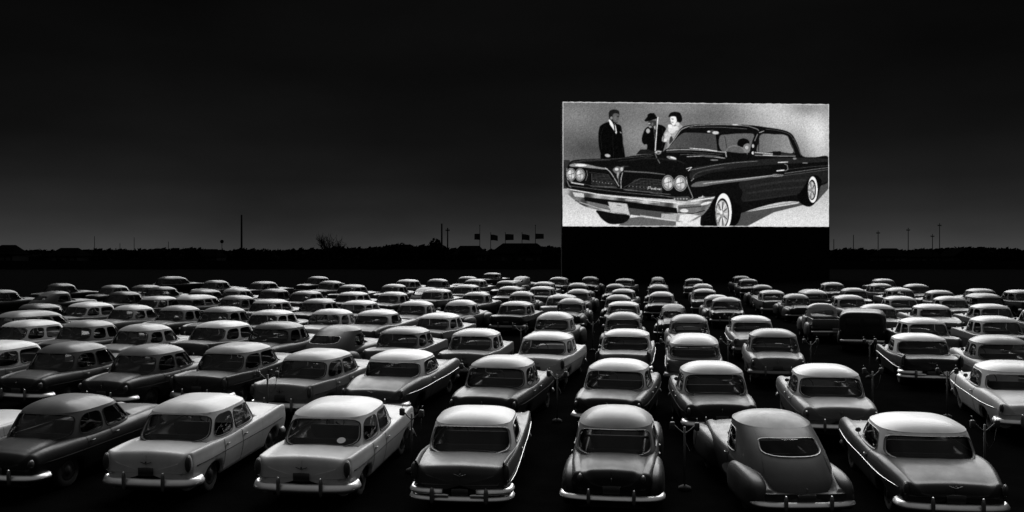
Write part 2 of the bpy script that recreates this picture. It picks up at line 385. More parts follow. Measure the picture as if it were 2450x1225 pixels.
def greenhouse(T, lod):
    """returns shell MB, list of (kind, glass MB), trim MB"""
    shell = Shell(T); trim = MB(); glasses = []
    N = 40 if lod == 0 else 24
    tr = th_at(T, lat=T['rear'][0]); tw = PI - th_at(T, lat=T['ws'][0])
    cells = []
    cells.append((-tr, tr, T['rear'][1], T['rear'][2], 'rear_window', 4.5))
    ss = []
    for (a, b, sl) in T['sides']:
        ss.append((th_at(T, lon=a), th_at(T, lon=b), T.get('sv', (.10, .88))[0], T.get('sv', (.10, .88))[1], 'side_window', 4 if sl else 7))
    for (a, b, c, d, k, e) in ss: cells.append((a, b, c, d, k, e)); cells.append((-b, -a, c, d, k, e))
    cells.append((tw, 2 * PI - tw, T['ws'][1], T['ws'][2], 'windshield', 5))
    # breaks round the car
    br = sorted([(a % (2 * PI) if a >= -PI / 2 - 9 else a, b, c) for a, b, c in []])
    norm = []
    for (a, b, c, d, k, e) in cells:
        while a < -tr - 1e-6: a += 2 * PI; b += 2 * PI
        norm.append((a, b, c, d, k, e))
    norm.sort()
    def patch(a, b, va, vb, nu, nv=5):
        rows = [[(lerp(a, b, i / nu), lerp(va, vb, j / nv), 1.0, 1.0) for i in range(nu + 1)] for j in range(nv + 1)]
        shell.pgrid(rows)
    end = -tr
    for idx, (a, b, va, vb, k, e) in enumerate(norm):
        if a > end + 1e-4: patch(end, a, 0, 1, 6)
        end = b
        if va > 0: patch(a, b, 0, va, 12, 2)
        if vb < 1: patch(a, b, vb, 1, 12, 2)
        um, uh = (a + b) / 2, (b - a) / 2; vm, vh = (va + vb) / 2, (vb - va) / 2
        def outer(i): 
            t = 2 * PI * i / N; c_, s_ = math.cos(t), math.sin(t); m_ = max(abs(c_), abs(s_)); return c_ / m_, s_ / m_
        def inner(i, g=.97):
            t = 2 * PI * i / N; c_, s_ = math.cos(t), math.sin(t); m_ = (abs(c_) ** e + abs(s_) ** e) ** (1 / e); return g * c_ / m_, g * s_ / m_
        rows = []
        for r in range(3):
            f = r / 2
            rows.append([(um + uh * lerp(outer(i)[0], inner(i)[0], f), vm + vh * lerp(outer(i)[1], inner(i)[1], f), 1.0, 1.0) for i in range(N)])
        # short return of the frame towards the glass
        rows.append([(um + uh * inner(i)[0], vm + vh * inner(i)[1], 1.0, .975) for i in range(N)])
        shell.pgrid(rows, closed_v=True)
        g = MB(); rows = []
        for r in range(6):
            f = 1 - r / 5
            rows.append([S(T, um + uh * inner(i)[0] * f, vm + vh * inner(i)[1] * f, sc=.98) for i in range(N)])
        g.grid(rows, closed_v=True)
        glasses.append((k, g, None))
        if k in ('rear_window', 'windshield') or lod == 0:
            rr = []; trim = MB()
            for (gg, sc) in ((.975, 1.0), (.985, 1.012), (1.01, 1.012), (1.018, 1.0)):
                rr.append([S(T, um + uh * inner(i, gg)[0], vm + vh * inner(i, gg)[1], sc=sc) for i in range(N)])
            trim.grid(rr, closed_v=True); glasses[-1] = (k, g, trim)
    if end < 2 * PI - tr - 1e-4: patch(end, 2 * PI - tr, 0, 1, 6)
    M = 56 if lod == 0 else 36
    rows = []
    qs = [1.0, .995, .98, .95, .9, .83, .74, .62, .48, .32, .16, 0.0]
    for q in qs:
        rows.append([(2 * PI * i / M, 1, min(q, .9999), 1.003) for i in range(M)])
    low = [(2 * PI * i / M, .985, 1.0, 1.003) for i in range(M)]
    shell.pgrid([low] + rows, closed_v=True)
    return shell, glasses, trim

def bumper_path(T, front=False, inset=0.0):
    L = T['L'] + .085; w = curve(T['w'], -T['L']) + .055
    if T['fend']: w = T['fend'][0] + .10
    if T.get('bclip'): w = .88
    pts = []
    n = 24
    for i in range(n + 1):
        u = -1 + 2 * i / n
        th = u * PI * .52
        x = sg(math.sin(th), .55) * w if abs(u) < 1 else math.copysign(w, u)
        y = L - .42 * (1 - sg(math.cos(th), .55) if abs(th) < PI / 2 else 1.0) * 1.0
        y = L - .42 * (1 - max(0, math.cos(th)) ** .35) - .05 * (x / w) ** 2
        pts.append((x, y, T['bz']))
    if front: return [(x * .93, y - .10, z - .03) for x, y, z in reversed(pts)]
    return [(x, -y, z) for x, y, z in pts]
def oval_prof(d, h, n=12): return [(-d, h * .95), (-d * .3, h), (d * .35, h * .72), (d, -h * .15), (d * 1.05, -h * .5), (d * .7, -h * .9), (0, -h), (-d, -h * .9)]

PROTO = {}
def part(name, mb, mat, parent):
    o = bpy.data.objects.new(name, mb.mesh(name, mat)); o.parent = parent; return o
def wheel_parts(T, root, lod, out, xw=.72):
    for sx in (-1, 1):
        for yw in T['wl']:
            mb = MB(); prof = [(.20, -.10), (.30, -.105), (.335, -.085), (.345, -.04), (.345, .04), (.335, .085), (.30, .105), (.20, .10)]
            n = 24 if lod == 0 else 14
            rows = [[(sx * (xw) + x, yw + r * math.cos(2 * PI * i / n), .345 + r * math.sin(2 * PI * i / n)) for i in range(n)] for r, x in prof]
            mb.grid(rows, closed_v=True)
            w = part('wheel', mb, RUBBER, root); out.append(w)
            if lod <= 1:
                h = MB(); rows = []
                for r, x in ((.205, .085), (.19, .10), (.15, .095), (.10, .105), (.09, .12), (.0, .13)):
                    rows.append([(sx * (xw + x), yw + r * math.cos(2 * PI * i / n), .345 + r * math.sin(2 * PI * i / n)) for i in range(n)])
                h.grid(rows, closed_v=True)
                out.append(part('hubcap', h, HUB, w))
def seat_mb(y, w, top=1.0):
    mb = MB(); rows = []
    for (z, d, k) in ((.45, .12, 1), (.62, .14, 1), (.85, .11, 1), (top - .04, .08, .98), (top, .04, .94)):
        ring = []
        for i in range(20):
            a = 2 * PI * i / 20
            ring.append((w * k * sg(math.cos(a), .3), y - .10 * (z - .6) * 1.2 + d * sg(math.sin(a), .6), z))
        rows.append(ring)
    mb.grid(rows, closed_v=True); o = len(mb.v); mb.f.append(tuple(range(o - 20, o))); mb.sm.append(True)
    c = MB(); mb.box((0, y + .28, .52), (w, .28, .07), bev=.03)
    return mb

def make_car(kind, lod):
    """lod 0 near, 1 middle, 2 far; returns list of objects, root first (unlinked)"""
    T = TYPES[kind]
    nm = {'sedan': 'sedan', 'hardtop': 'hardtop_coupe', 'round_sedan': 'round_sedan', 'fastback': 'fastback_car', 'soft_hardtop': 'hardtop_car',
          'bulbous_sedan': 'rounded_sedan', 'wagon': 'station_wagon', 'forties_sedan': 'old_sedan'}[kind]
    root = bpy.data.objects.new(nm, None); root.empty_display_size = .4; out = [root]
    body = part('body', body_mesh(T), PAINT, root); out.append(body)
    shell, glasses, trim = greenhouse(T, lod)
    roof = part('roof', shell, PAINT, root); out.append(roof)
    for k, g, tm in glasses:
        gp = part(k, g, GLASS, root); out.append(gp)
        if lod <= 1 and tm: out.append(part('window_trim', tm, SEAM if kind in ('sedan', 'wagon', 'bulbous_sedan') else DULL, gp))
    fl = MB(); ca, cb = T['cabin']; fl.box((0, (ca + cb) / 2, .64), (T['wb'] - .06, (cb - ca) / 2 - .02, .025)); out.append(part('cabin_floor', fl, DARKIN, root))
    ch = MB(); ch.box((0, 0, .40), (.60, T['L'] - .12, .16)); out.append(part('chassis', ch, CHASSIS, root))
    if T['fend']:
        xf, rx, ry, top = T['fend']
        for sx in (-1, 1):
            mb = MB(); mb.ell((sx * (xf - .05), T['wl'][0] - .02, .48), (rx + .01, ry + .10, top - .46), 28, 16, .74, zmin=.28)
            out.append(part('rear_fender', mb, PAINT, root))
            mb = MB(); mb.ell((sx * (xf - .08), T['wl'][1] - .02, .54), (rx + .03, ry + .12, top - .48), 28, 16, .74, zmin=.28)
            out.append(part('front_fender', mb, PAINT, root))
    # bumpers
    def bump(front):
        mb = MB(); mb.sweep(bumper_path(T, front), oval_prof(.05, T['bh'] * .82))
        b = part('front_bumper' if front else 'rear_bumper', mb, DULL if front or lod else CHROME, root); out.append(b)
        if lod <= 1:
            s = 1 if front else -1
            for sx in (-1, 1):
                g = MB(); g.ell((sx * .40, s * (T['L'] + .125), T['bz'] + .035), (.035, .045, T['bh'] + .075), 12, 8, .8)
                out.append(part('bumper_guard', g, DULL, b))
                g = MB(); g.ell((sx * .40, s * (T['L'] + .125), T['bz'] + T['bh'] + .10), (.022, .03, .022), 8, 6); out.append(part('guard_tip', g, CHROME, b))
    if kind == 'hardtop':
        mb = MB()
        p = bumper_path(T); mb.sweep([(x, y, .37) for x, y, z in p], oval_prof(.045, .05))
        b = part('rear_bumper', mb, CHROME, root); out.append(b)
        for sx in (-1, 1):
            m = MB(); q = [(x, y, .50) for x, y, z in p if x * sx > .17]; m.sweep(q, oval_prof(.04, .052)); out.append(part('bumper_bar', m, CHROME, b))
            m = MB(); m.ell((sx * .50, -T['L'] - .12, .44), (.045, .04, .15), 12, 8, .8); out.append(part('bumper_guard', m, DULL, b))
            m = MB(); m.box((sx * .34, -T['L'] - .10, .44), (.14, .02, .03), bev=.01); out.append(part('bumper_panel', m, CHROME, b))
    else: bump(False)
    bump(True)
    if lod <= 1:
        shape, lx, lz, lr, lh = T['lamp']
        for sx in (-1, 1):
            yl = -T['L'] + (.02 if not T['fend'] else .0)
            if T['fend'] and kind != 'round_sedan': yl = T['wl'][0] - .10 - T['fend'][2] + .12
            mb = MB()
            mb.ell((sx * lx, yl, lz), (lr, .07, lh), 14, 10)
            t = part('tail_lamp', mb, LAMP, root); out.append(t)
            rim = MB(); rim.ell((sx * lx, yl + .03, lz), (lr * 1.12, .06, lh * 1.1), 14, 10)
            out.append(part('lamp_bezel', rim, DULL if kind != 'sedan' else PAINT, t))
        for sx in (-1, 1):
            mb = MB(); mb.ell((sx * (.68 if not T['fend'] else T['fend'][0] - .08), T['L'] - (.03 if not T['fend'] else .16), .74), (.10, .07, .10), 14, 10)
            out.append(part('headlight', mb, DULL, root))
    # plate and trunk badge
    if lod <= 1:
        px_, pz = T['plate']; pm = MB(); pm.box((px_, -T['L'] - .03, pz), (.155, .012, .08), bev=.01)
        pl = part('license_plate', pm, PLATE, root); out.append(pl)
        em = MB(); flat = kind in ('bulbous_sedan', 'round_sedan', 'fastback', 'forties_sedan')
        ez = .77 if kind != 'fastback' else .66
        ys_ = -T['L'] - .012
        em.tube([(-.11, ys_, ez + .035), (0, ys_ - .01, ez), (.11, ys_, ez + .035)] if not flat else [(0, ys_ - .005, ez - .03), (0, ys_ - .015, ez + .04)], .007, 6)
        em.ell((0, ys_ - .01, ez + .03), (.018, .01, .018), 8, 6)
        out.append(part('trunk_emblem', em, DULL if kind not in ('sedan',) else SEAM, root))
        if kind in ('round_sedan', 'fastback', 'forties_sedan'):
            hm = MB(); hm.tube([(-.16, -T['L'] - .01, .66 - (.08 if kind == 'fastback' else 0)), (.16, -T['L'] - .01, .66 - (.08 if kind == 'fastback' else 0))], .010, 6)
            out.append(part('trunk_handle', hm, CHROME, root))
    # seats
    sw = T['wb'] - .14
    if lod <= 1 or True:
        sy = [-.95, .05] if kind not in ('hardtop', 'soft_hardtop', 'fastback') else [-1.0, -.05]
        if lod == 2: sy = [.0]
        for y in sy: out.append(part('seat', seat_mb(y, sw, 1.02 if y > -.5 else .98), DARKIN, root))
    if lod <= 1:
        st = MB()
        n = 20; st.tube([(-.34 + .19 * math.cos(2 * PI * i / n), .42 + .05 * math.sin(2 * PI * i / n), .98 + .18 * math.sin(2 * PI * i / n)) for i in range(n + 1)], .012, 6, False)
        st.tube([(-.34, .46, .96), (-.34, .80, .80)], .02, 6)
        out.append(part('steering_wheel', st, DARKIN, root))
    # doors with handle and seal
    if lod == 0:
        for (a, b) in T['doors']:
            for sx in (-1, 1):
                def dpatch(off, gr):
                    rows = []
                    for i in range(13):
                        y = lerp(a - gr, b + gr, i / 12)
                        rows.append([(lambda p: (sx * p[0], p[1], p[2]))(body_pt(T, y, t, off)) for t in np.linspace(4.2 - gr * 6, 16.5, 14)])
                    m = MB(); m.grid(rows, flip=(sx > 0)); return m
                d = part('door', dpatch(.006, 0), PAINT, root); out.append(d)
                out.append(part('door_seal', dpatch(.003, .012), SEAM, d))
                p = body_pt(T, a + .12, 12.2, .02)
                h = MB(); h.tube([(sx * p[0], a + .05, p[2]), (sx * (p[0] + .015), a + .12, p[2]), (sx * p[0], a + .19, p[2])], .013, 6)
                out.append(part('door_handle', h, DULL, d))
    # side spear
    if lod <= 1 and not T['fend']:
        for sx in (-1, 1):
            mb = MB(); pts = []
            y0 = -T['L'] + .25
            for i in range(24):
                y = lerp(y0, T['L'] - .35, i / 23)
                t = 9.2
                if abs(y - T['wl'][0]) < .45 or abs(y - T['wl'][1]) < .45: t = 9.0
                p = body_pt(T, y, t, .006); pts.append((sx * p[0], p[1], .70 if kind != 'hardtop' else .66 + .06 * math.sin(y * .8)))
            mb.tube(pts, .008, 6)
            out.append(part('side_trim', mb, SEAM if kind in ('sedan', 'bulbous_sedan') else CHROME, root))
    if lod <= 1:
        mb = MB(); x0 = curve(T['w'], .6) * T['crest']
        mb.tube([(-x0, .62, T['z0'] - .01), (-x0 - .03, .62, T['z0'] + .10)], .008, 6)
        mb.ell((-x0 - .03, .60, T['z0'] + .13), (.06, .025, .05), 12, 8)
        out.append(part('side_mirror', mb, DULL, root))
    # fender crest blade for the tail finned kinds
    if kind == 'hardtop':
        for sx in (-1, 1):
            mb = MB(); rows = []
            for i in range(14):
                y = lerp(-T['L'] + .02, -.9, i / 13); z = curve(T['zf'], y) ; w_ = curve(T['w'], y) * T['crest']
                hgt = .085 * (1 - i / 13) ** .8
                rows.append([(sx * (w_ + .02), y, z - .02), (sx * (w_ + .012), y - .03 * (hgt / .085), z + hgt), (sx * (w_ - .012), y - .03 * (hgt / .085), z + hgt), (sx * (w_ - .05), y, z - .015)])
            mb.grid(rows); out.append(part('tail_fin', mb, PAINT, root))
    wheel_parts(T, root, lod, out, xw=.70 if kind != 'forties_sedan' else .66)
    return out

def make_van(lod):
    root = bpy.data.objects.new('panel_van', None); out = [root]
    def ring(y, w, z0, z1, n=4.5, N=40):
        r = []
        z1 = z0 + (z1 - z0) * .76; zc = (z0 + z1) / 2; h = (z1 - z0) / 2
        for i in range(N):
            a = 2 * PI * i / N; s_ = 1 / (abs(math.cos(a)) ** n + abs(math.sin(a)) ** n) ** (1 / n)
            r.append((w * math.cos(a) * s_, y, zc + h * math.sin(a) * s_))
        return r
    mb = MB(); K = [(-2.40, 0.02, 1.0, 1.2), (-2.40, .70, .5, 1.95), (-2.36, .84, .42, 2.03), (-2.25, .90, .40, 2.07), (-1.5, .93, .38, 2.09), (0, .93, .38, 2.09), (.55, .92, .38, 2.04), (.75, .88, .4, 1.9)]
    mb.grid([ring(*k) for k in K], closed_v=True, flip=True)
    out.append(part('cargo_body', mb, PAINT, root))
    mb = MB(); K = [(.70, .86, .40, 1.85), (.95, .82, .4, 1.45), (1.2, .70, .42, 1.22), (1.7, .58, .42, 1.16), (2.2, .46, .44, 1.08), (2.38, .38, .5, .98), (2.4, .02, .7, .8)]
    mb.grid([ring(*k) for k in K], closed_v=True, flip=True); out.append(part('hood', mb, PAINT, root))
    for sx in (-1, 1):
        m = MB(); m.box((sx * .36, -2.425, 1.26), (.28, .012, .15), bev=.01); out.append(part('rear_door_window', m, GLASS if False else SEAM, root))
        m = MB(); m.ell((sx * .80, -1.45, .5), (.2, .62, .4), 20, 12, .85, zmin=.3); out.append(part('rear_fender', m, PAINT, root))
        m = MB(); m.ell((sx * .72, 1.55, .5), (.22, .72, .42), 20, 12, .85, zmin=.3); out.append(part('front_fender', m, PAINT, root))
        m = MB(); m.ell((sx * .82, -2.40, .85), (.04, .04, .06), 10, 8); out.append(part('tail_lamp', m, LAMP, root))
        m = MB(); m.box((sx * .90, .25, 1.28), (.02, .26, .14), bev=.01); out.append(part('side_window', m, SEAM, root))
    m = MB(); m.box((0, -2.415, .98), (.008, .006, .50)); m.box((0, -2.412, .78), (.80, .004, .006)); out.append(part('rear_door_gap', m, SEAM, root))
    m = MB(); m.box((0, -2.50, .48), (.86, .035, .07), bev=.02); out.append(part('rear_bumper', m, CHROME, root))
    T = dict(wl=(-1.45, 1.55), L=2.4); wheel_parts(T, root, 1, out, .72)
    return out
def make_pickup(lod):
    T0 = dict(TYPES['round_sedan']); T0.update(yb=(-.62, .74), yt=(-.50, .34), z0=1.02, z1=1.5, z2=1.70, n=4.0, wb=.78, wt=.66, rear=(.80, .16, .80), sides=[(-.35, .42, 0)], p=1.0)
    root = bpy.data.objects.new('pickup_truck', None); out = [root]
    shell, glasses, trim = greenhouse(T0, 1); out.append(part('roof', shell, PAINT, root))
    for k, g, tm in glasses: out.append(part(k, g, GLASS, root))
    m = MB(); m.box((0, .1, .72), (.84, .74, .36), bev=.06); out.append(part('body', m, PAINT, root))
    m = MB()
    def rg(y, w, z1):
        return [(w * sg(math.cos(PI * i / 16), .5), y, .4 + (z1 - .4) * sg(math.sin(PI * i / 16), .5)) for i in range(17)]
    m.grid([rg(.8, .80, 1.06), rg(1.2, .62, 1.1), rg(1.8, .55, 1.08), rg(2.25, .44, 1.0), rg(2.35, .3, .9)], flip=True); out.append(part('hood', m, PAINT, root))
    m = MB()
    for sx in (-1, 1): m.box((sx * .72, -1.55, .86), (.03, .85, .22))
    m.box((0, -.72, .86), (.69, .03, .22)); m.box((0, -1.55, .66), (.69, .82, .02)); out.append(part('cargo_bed', m, PAINT, root))
    m = MB(); m.box((0, -2.41, .86), (.75, .025, .22), bev=.01); out.append(part('tailgate', m, PAINT, root))
    for sx in (-1, 1):
        m = MB(); m.ell((sx * .84, -1.45, .5), (.16, .6, .38), 20, 12, .85, zmin=.3); out.append(part('rear_fender', m, PAINT, root))
        m = MB(); m.ell((sx * .74, 1.5, .52), (.2, .72, .42), 20, 12, .85, zmin=.3); out.append(part('front_fender', m, PAINT, root))
        m = MB(); m.ell((sx * .80, -2.43, .80), (.045, .03, .045), 10, 8); out.append(part('tail_lamp', m, LAMP, root))
    m = MB(); m.box((0, -2.52, .50), (.82, .03, .06), bev=.02); out.append(part('rear_bumper', m, CHROME, root))
    m = MB(); m.box((.3, -2.56, .62), (.15, .008, .07), bev=.005); out.append(part('license_plate', m, PLATEL, root))
    wheel_parts(dict(wl=(-1.45, 1.5)), root, 1, out, .72)
    return out
def copy_car(objs):
    mp = {}
    for o in objs: mp[o.name] = o.copy()
    res = []
    for o in objs:
        c = mp[o.name]
        if o.parent: c.parent = mp[o.parent.name]
        res.append(c)
    return res
def get_car(kind, lod):
    key = (kind, lod)
    if key not in PROTO:
        objs = make_van(lod) if kind == 'van' else make_pickup(lod) if kind == 'pickup' else make_car(kind, lod)
        PROTO[key] = objs
        use = objs
    else: use = copy_car(PROTO[key])
    for o in use: COL.objects.link(o)
    return use
BODYP = {'body', 'door', 'rear_fender', 'front_fender', 'cargo_body', 'hood', 'cargo_bed', 'tailgate', 'tail_fin', 'lamp_bezel'}
AIM = (28.0, 160.0)
def tone(t, roof): return ({'L': .68, 'l': .42, 'M': .27, 'm': .15, 'k': .085, 'd': .06, 'D': .015} if roof else {'L': .50, 'l': .26, 'M': .12, 'm': .048, 'k': .03, 'd': .014, 'D': .005})[t]  # roofs lighter than bodies: two-tone paint plus sky sheen put into the colour
def sticker(root, x, z, y):
    m = MB(); m.add([(x + .085 * math.cos(2 * PI * i / 18), y + .05 * math.sin(2 * PI * i / 18), z + .045 * math.sin(2 * PI * i / 18)) for i in range(18)], [tuple(range(18))], False)
    o = part('window_sticker', m, STICK, root); link(o)
def place_car(cx, cy, kind, tones, lod, turn=0.0, dim=1.0):
    zr = ROOFZ[kind]
    lo, hi = 8.0, 150.0
    for _ in range(60):
        m = (lo + hi) / 2
        y = HY + F * (CAMZ - zr - ground_z(m)) / m
        if y > cy: lo = m
        else: hi = m
    Y = (lo + hi) / 2; X = px2x(cx, Y)
    turn += max(0, 4.5 * (cx - 1900) / 550)
    ang = math.atan2(AIM[0] - X, AIM[1] - Y) + math.radians(turn + random.uniform(-2.4, 2.4))
    objs = get_car(kind, lod); root = objs[0]
    yo = -.30 if kind not in ('wagon', 'van', 'pickup') else -.8 if kind != 'pickup' else .0   # roof centre in the car's own length
    dx, dy = math.sin(ang), math.cos(ang)
    rx, ry = X - yo * dx, Y - yo * dy
    slope = (ground_z(ry + 1.4) - ground_z(ry - 1.4)) / 2.8
    root.location = (rx, ry, ground_z(ry))
    root.rotation_mode = 'XYZ'
    root.rotation_euler = (math.atan(slope), 0, -ang)
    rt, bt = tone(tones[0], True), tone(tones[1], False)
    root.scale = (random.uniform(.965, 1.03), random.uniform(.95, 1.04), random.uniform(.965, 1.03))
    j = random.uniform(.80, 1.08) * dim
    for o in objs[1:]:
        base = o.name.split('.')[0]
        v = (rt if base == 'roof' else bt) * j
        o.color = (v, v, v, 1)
    return root
# ------------------------------------------------------------------ the cars: (roof centre px, roof top px, kind, roof+body tone, turn)
S_, H_, R_, F_, B_, M_, W_, O_ = 'sedan', 'hardtop', 'round_sedan', 'fastback', 'soft_hardtop', 'bulbous_sedan', 'wagon', 'forties_sedan'
ROWS = [
 ('nearest row', 0, [(-180, 962, S_, 'LL', 0), (175, 938, M_, 'kD', 0), (478, 949, S_, 'LL', -3), (815, 954, S_, 'LL', -3), (1142, 971, H_, 'Lm', -8),
    (1475, 965, R_, 'MD', 0), (1840, 975, F_, 'kk', -12), (2190, 988, B_, 'Ld', -2)]),
 ('second row', 0, [(5, 817, S_, 'LM', 0), (180, 819, M_, 'kD', 0), (368, 825, M_, 'md', 0), (572, 822, S_, 'Md', 0), (762, 836, S_, 'lM', 0), (965, 836, B_, 'Lm', 0),
    (1205, 854, M_, 'lD', 4), (1482, 853, M_, 'LD', 5), (1700, 866, M_, 'LD', -4), (1972, 866, M_, 'LM', 0), (2418, 866, B_, 'LL', 2)]),
 ('third row', 1, [(75, 768, S_, 'LL', 0), (215, 765, M_, 'MD', 0), (350, 773, M_, 'lM', 2), (533, 768, S_, 'Lm', 0), (670, 771, M_, 'dD', 0), (815, 778, F_, 'DD', 4),
    (970, 780, S_, 'MM', 0), (1140, 785, S_, 'LM', 0), (1312, 792, S_, 'LL', 0), (1500, 790, H_, 'LM', 0), (1660, 797, W_, 'LM', 0), (1848, 789, M_, 'MM', 0),
    (2196, 797, H_, 'LD', 4), (2385, 800, M_, 'Ml', 0)]),
 ('fourth row', 1, [(72, 741, W_, 'MD', 0), (216, 724, S_, 'LM', 0), (320, 728, M_, 'LM', 0), (432, 731, M_, 'MD', 0), (538, 735, M_, 'Mm', 0), (652, 739, S_, 'LD', 0),
    (797, 739, M_, 'LL', 0), (906, 742, B_, 'Lm', 0), (1052, 747, S_, 'LM', 0), (1330, 748, R_, 'LD', 0), (1492, 748, R_, 'MD', 0), (1648, 752, R_, 'Ml', 0),
    (1796, 757, B_, 'LM', 0), (2064, 746, 'van', 'mD', 13), (2205, 758, S_, 'LM', 0), (2378, 758, S_, 'LM', 0)]),
 ('fifth row', 1, [(98, 725, M_, 'dD', 0), (380, 706, S_, 'LD', 0), (470, 703, W_, 'LD', 0), (570, 706, M_, 'MM', 0), (648, 714, S_, 'LM', 0), (765, 715, M_, 'MD', 0),
    (860, 718, S_, 'LL', 0), (998, 721, M_, 'LM', 0), (1106, 717, R_, 'LD', 0), (1236, 720, S_, 'LD', 0), (1368, 714, R_, 'MD', 0), (1492, 719, S_, 'LM', 0),
    (1611, 726, O_, 'DD', 0), (1738, 710, M_, 'MD', 0), (1964, 725, 'pickup', 'LM', 3), (2098, 726, M_, 'LM', 0), (2226, 728, B_, 'LM', 0), (2368, 728, S_, 'LM', 0), (2500, 738, S_, 'LM', 0)]),
 ('sixth row', 2, [(5, 693, M_, 'dD', 0), (135, 694, F_, 'dD', 0), (300, 698, M_, 'DD', 0), (390, 685, M_, 'dD', 0), (490, 691, S_, 'mD', 0), (568, 688, M_, 'LM', 0),
    (658, 689, M_, 'DD', 0), (733, 696, S_, 'Mm', 0), (845, 696, S_, 'LD', 0), (942, 697, M_, 'LD', 0), (1046, 692, S_, 'LM', 0), (1142, 696, M_, 'LD', 0),
    (1250, 695, R_, 'LD', 0), (1345, 703, S_, 'LL', 0), (1480, 704, R_, 'MD', 0), (1583, 696, R_, 'LD', 0), (1715, 704, R_, 'LM', 0),
    (1846, 692, S_, 'LM', 0), (1903, 700, R_, 'MD', 0), (2030, 706, M_, 'LM', 0), (2152, 707, S_, 'LM', 0), (2270, 706, M_, 'LM', 0), (2352, 702, W_, 'DD', 0), (2440, 694, S_, 'Mm', 0)]),
 ('seventh row', 2, [(148, 678, M_, 'dD', 0), (275, 680, M_, 'Md', 0), (350, 682, S_, 'mD', 0), (518, 670, M_, 'Mm', 0), (630, 672, S_, 'Mm', 0), (792, 672, M_, 'Mm', 0),
    (843, 681, S_, 'MD', 0), (944, 678, M_, 'LM', 0), (1022, 685, F_, 'DD', 0), (1117, 681, S_, 'LM', 0), (1222, 683, M_, 'LD', 0), (1298, 683, S_, 'LM', 0),
    (1386, 690, R_, 'LD', 0), (1492, 689, M_, 'LM', 0), (1576, 680, R_, 'MD', 0), (1685, 690, M_, 'LM', 0), (1822, 680, R_, 'DD', 0),
    (1943, 690, W_, 'LD', 0), (2040, 689, M_, 'Md', 0), (2150, 690, S_, 'LM', 0), (2246, 692, M_, 'LM', 0), (2345, 689, S_, 'MD', 0)]),
 ('eighth row', 2, [(412, 662, W_, 'DD', 0), (762, 662, M_, 'DD', 0), (976, 668, S_, 'LD', 0), (1048, 668, M_, 'MM', 0), (1138, 668, S_, 'LM', 0), (1214, 671, M_, 'MD', 0),
    (1302, 675, S_, 'LD', 0), (1384, 676, R_, 'MD', 0), (1473, 677, R_, 'MD', 0), (1681, 679, R_, 'LD', 0), (1789, 666, M_, 'MD', 0),
    (1990, 675, M_, 'LM', 0), (2105, 677, S_, 'LM', 0), (2190, 680, M_, 'Mm', 0)]),
 ('farthest row', 2, [(1120, 661, M_, 'MD', 0), (1178, 653, S_, 'DD', 0), (1250, 660, F_, 'MM', 0), (1338, 663, M_, 'Md', 0), (1413, 662, R_, 'DD', 0), (1495, 665, S_, 'Mm', 0),
    (1574, 661, O_, 'DD', 0), (1660, 666, M_, 'MM', 0), (1773, 660, M_, 'DD', 0), (2113, 668, S_, 'Md', 0)]),
]
WORD = {'sedan': 'square shouldered sedan', 'hardtop': 'tail finned coupe', 'round_sedan': 'tall round backed sedan', 'fastback': 'sloping fastback',
        'soft_hardtop': 'low hardtop', 'bulbous_sedan': 'round roofed sedan', 'wagon': 'station wagon', 'forties_sedan': 'small narrow upright sedan', 'van': 'tall black panel van', 'pickup': 'pickup truck'}
CATS = {'sedan': 'car', 'hardtop': 'car', 'round_sedan': 'car', 'fastback': 'car', 'soft_hardtop': 'car', 'bulbous_sedan': 'car', 'wagon': 'station wagon', 'forties_sedan': 'car', 'van': 'van', 'pickup': 'pickup truck'}
ORD = ['leftmost', 'second', 'third', 'fourth', 'fifth', 'sixth', 'seventh', 'eighth', 'ninth', 'tenth', 'eleventh', 'twelfth', 'thirteenth', 'fourteenth',
       'fifteenth', 'sixteenth', 'seventeenth', 'eighteenth', 'nineteenth', 'twentieth', 'twenty-first', 'twenty-second', 'twenty-third', 'twenty-fourth', 'twenty-fifth']
def tonewords(t):
    n = {'L': 'white', 'l': 'pale', 'M': 'grey', 'm': 'dark grey', 'k': 'dark', 'd': 'dark', 'D': 'black'}
    a, b = n[t[0]], n[t[1]]
    if t[0] == t[1]: return a
    return '%s %s-roofed' % (b, a)
SPECIAL = {
 (0, 0): 'white sedan cut off by the left edge, only its front fender showing', (0, 1): 'large black round roofed sedan at the left end of the nearest row',
 (0, 2): 'white sedan in the nearest row with a clean empty rear window', (0, 3): 'white sedan with a pale round sticker in its rear window, nearest row',
 (0, 4): 'white roofed coupe with tail fins and twin bumper bars, nearest row', (0, 5): 'dark tall round backed sedan in the nearest row below the screen edge',
 (0, 6): 'dark fastback with a small oval rear window and bulging fenders, nearest row', (0, 7): 'white roofed black hardtop at the right end of the nearest row',
 (3, 13): 'tall black panel van with square back among the right-hand cars', (4, 14): 'light pickup truck with big rear window left of the black van'}
placed = []
for ri, (rname, lod, cars) in enumerate(ROWS):
    cars = sorted(cars, key=lambda c: c[0])
    for ci, (cx, cy, kind, tn, turn) in enumerate(cars):
        root = place_car(cx, cy, kind, tn, lod, turn, [1, 1, .95, .85, .72, .55, .42, .34, .3][ri] * (.8 if cx < 620 and ri > 3 else 1))  # paint darkened by row and at far left, standing in for light falloff
        n = len(cars)
        pos = 'leftmost' if ci == 0 else 'rightmost' if ci == n - 1 else ORD[ci] + ' from the left'
        lab = SPECIAL.get((ri, ci)) or '%s %s, %s in the %s' % (tonewords(tn), WORD[kind], pos, rname)
        tag(root, lab, CATS[kind], 'cars parked in rows facing the screen')
        if (ri, ci) == (0, 3): sticker(root, .50, 1.13, -1.66)
    if (ri, ci) == (0, 4): sticker(root, .42, 1.10, -1.64)
    placed.append((ri, ci, root))

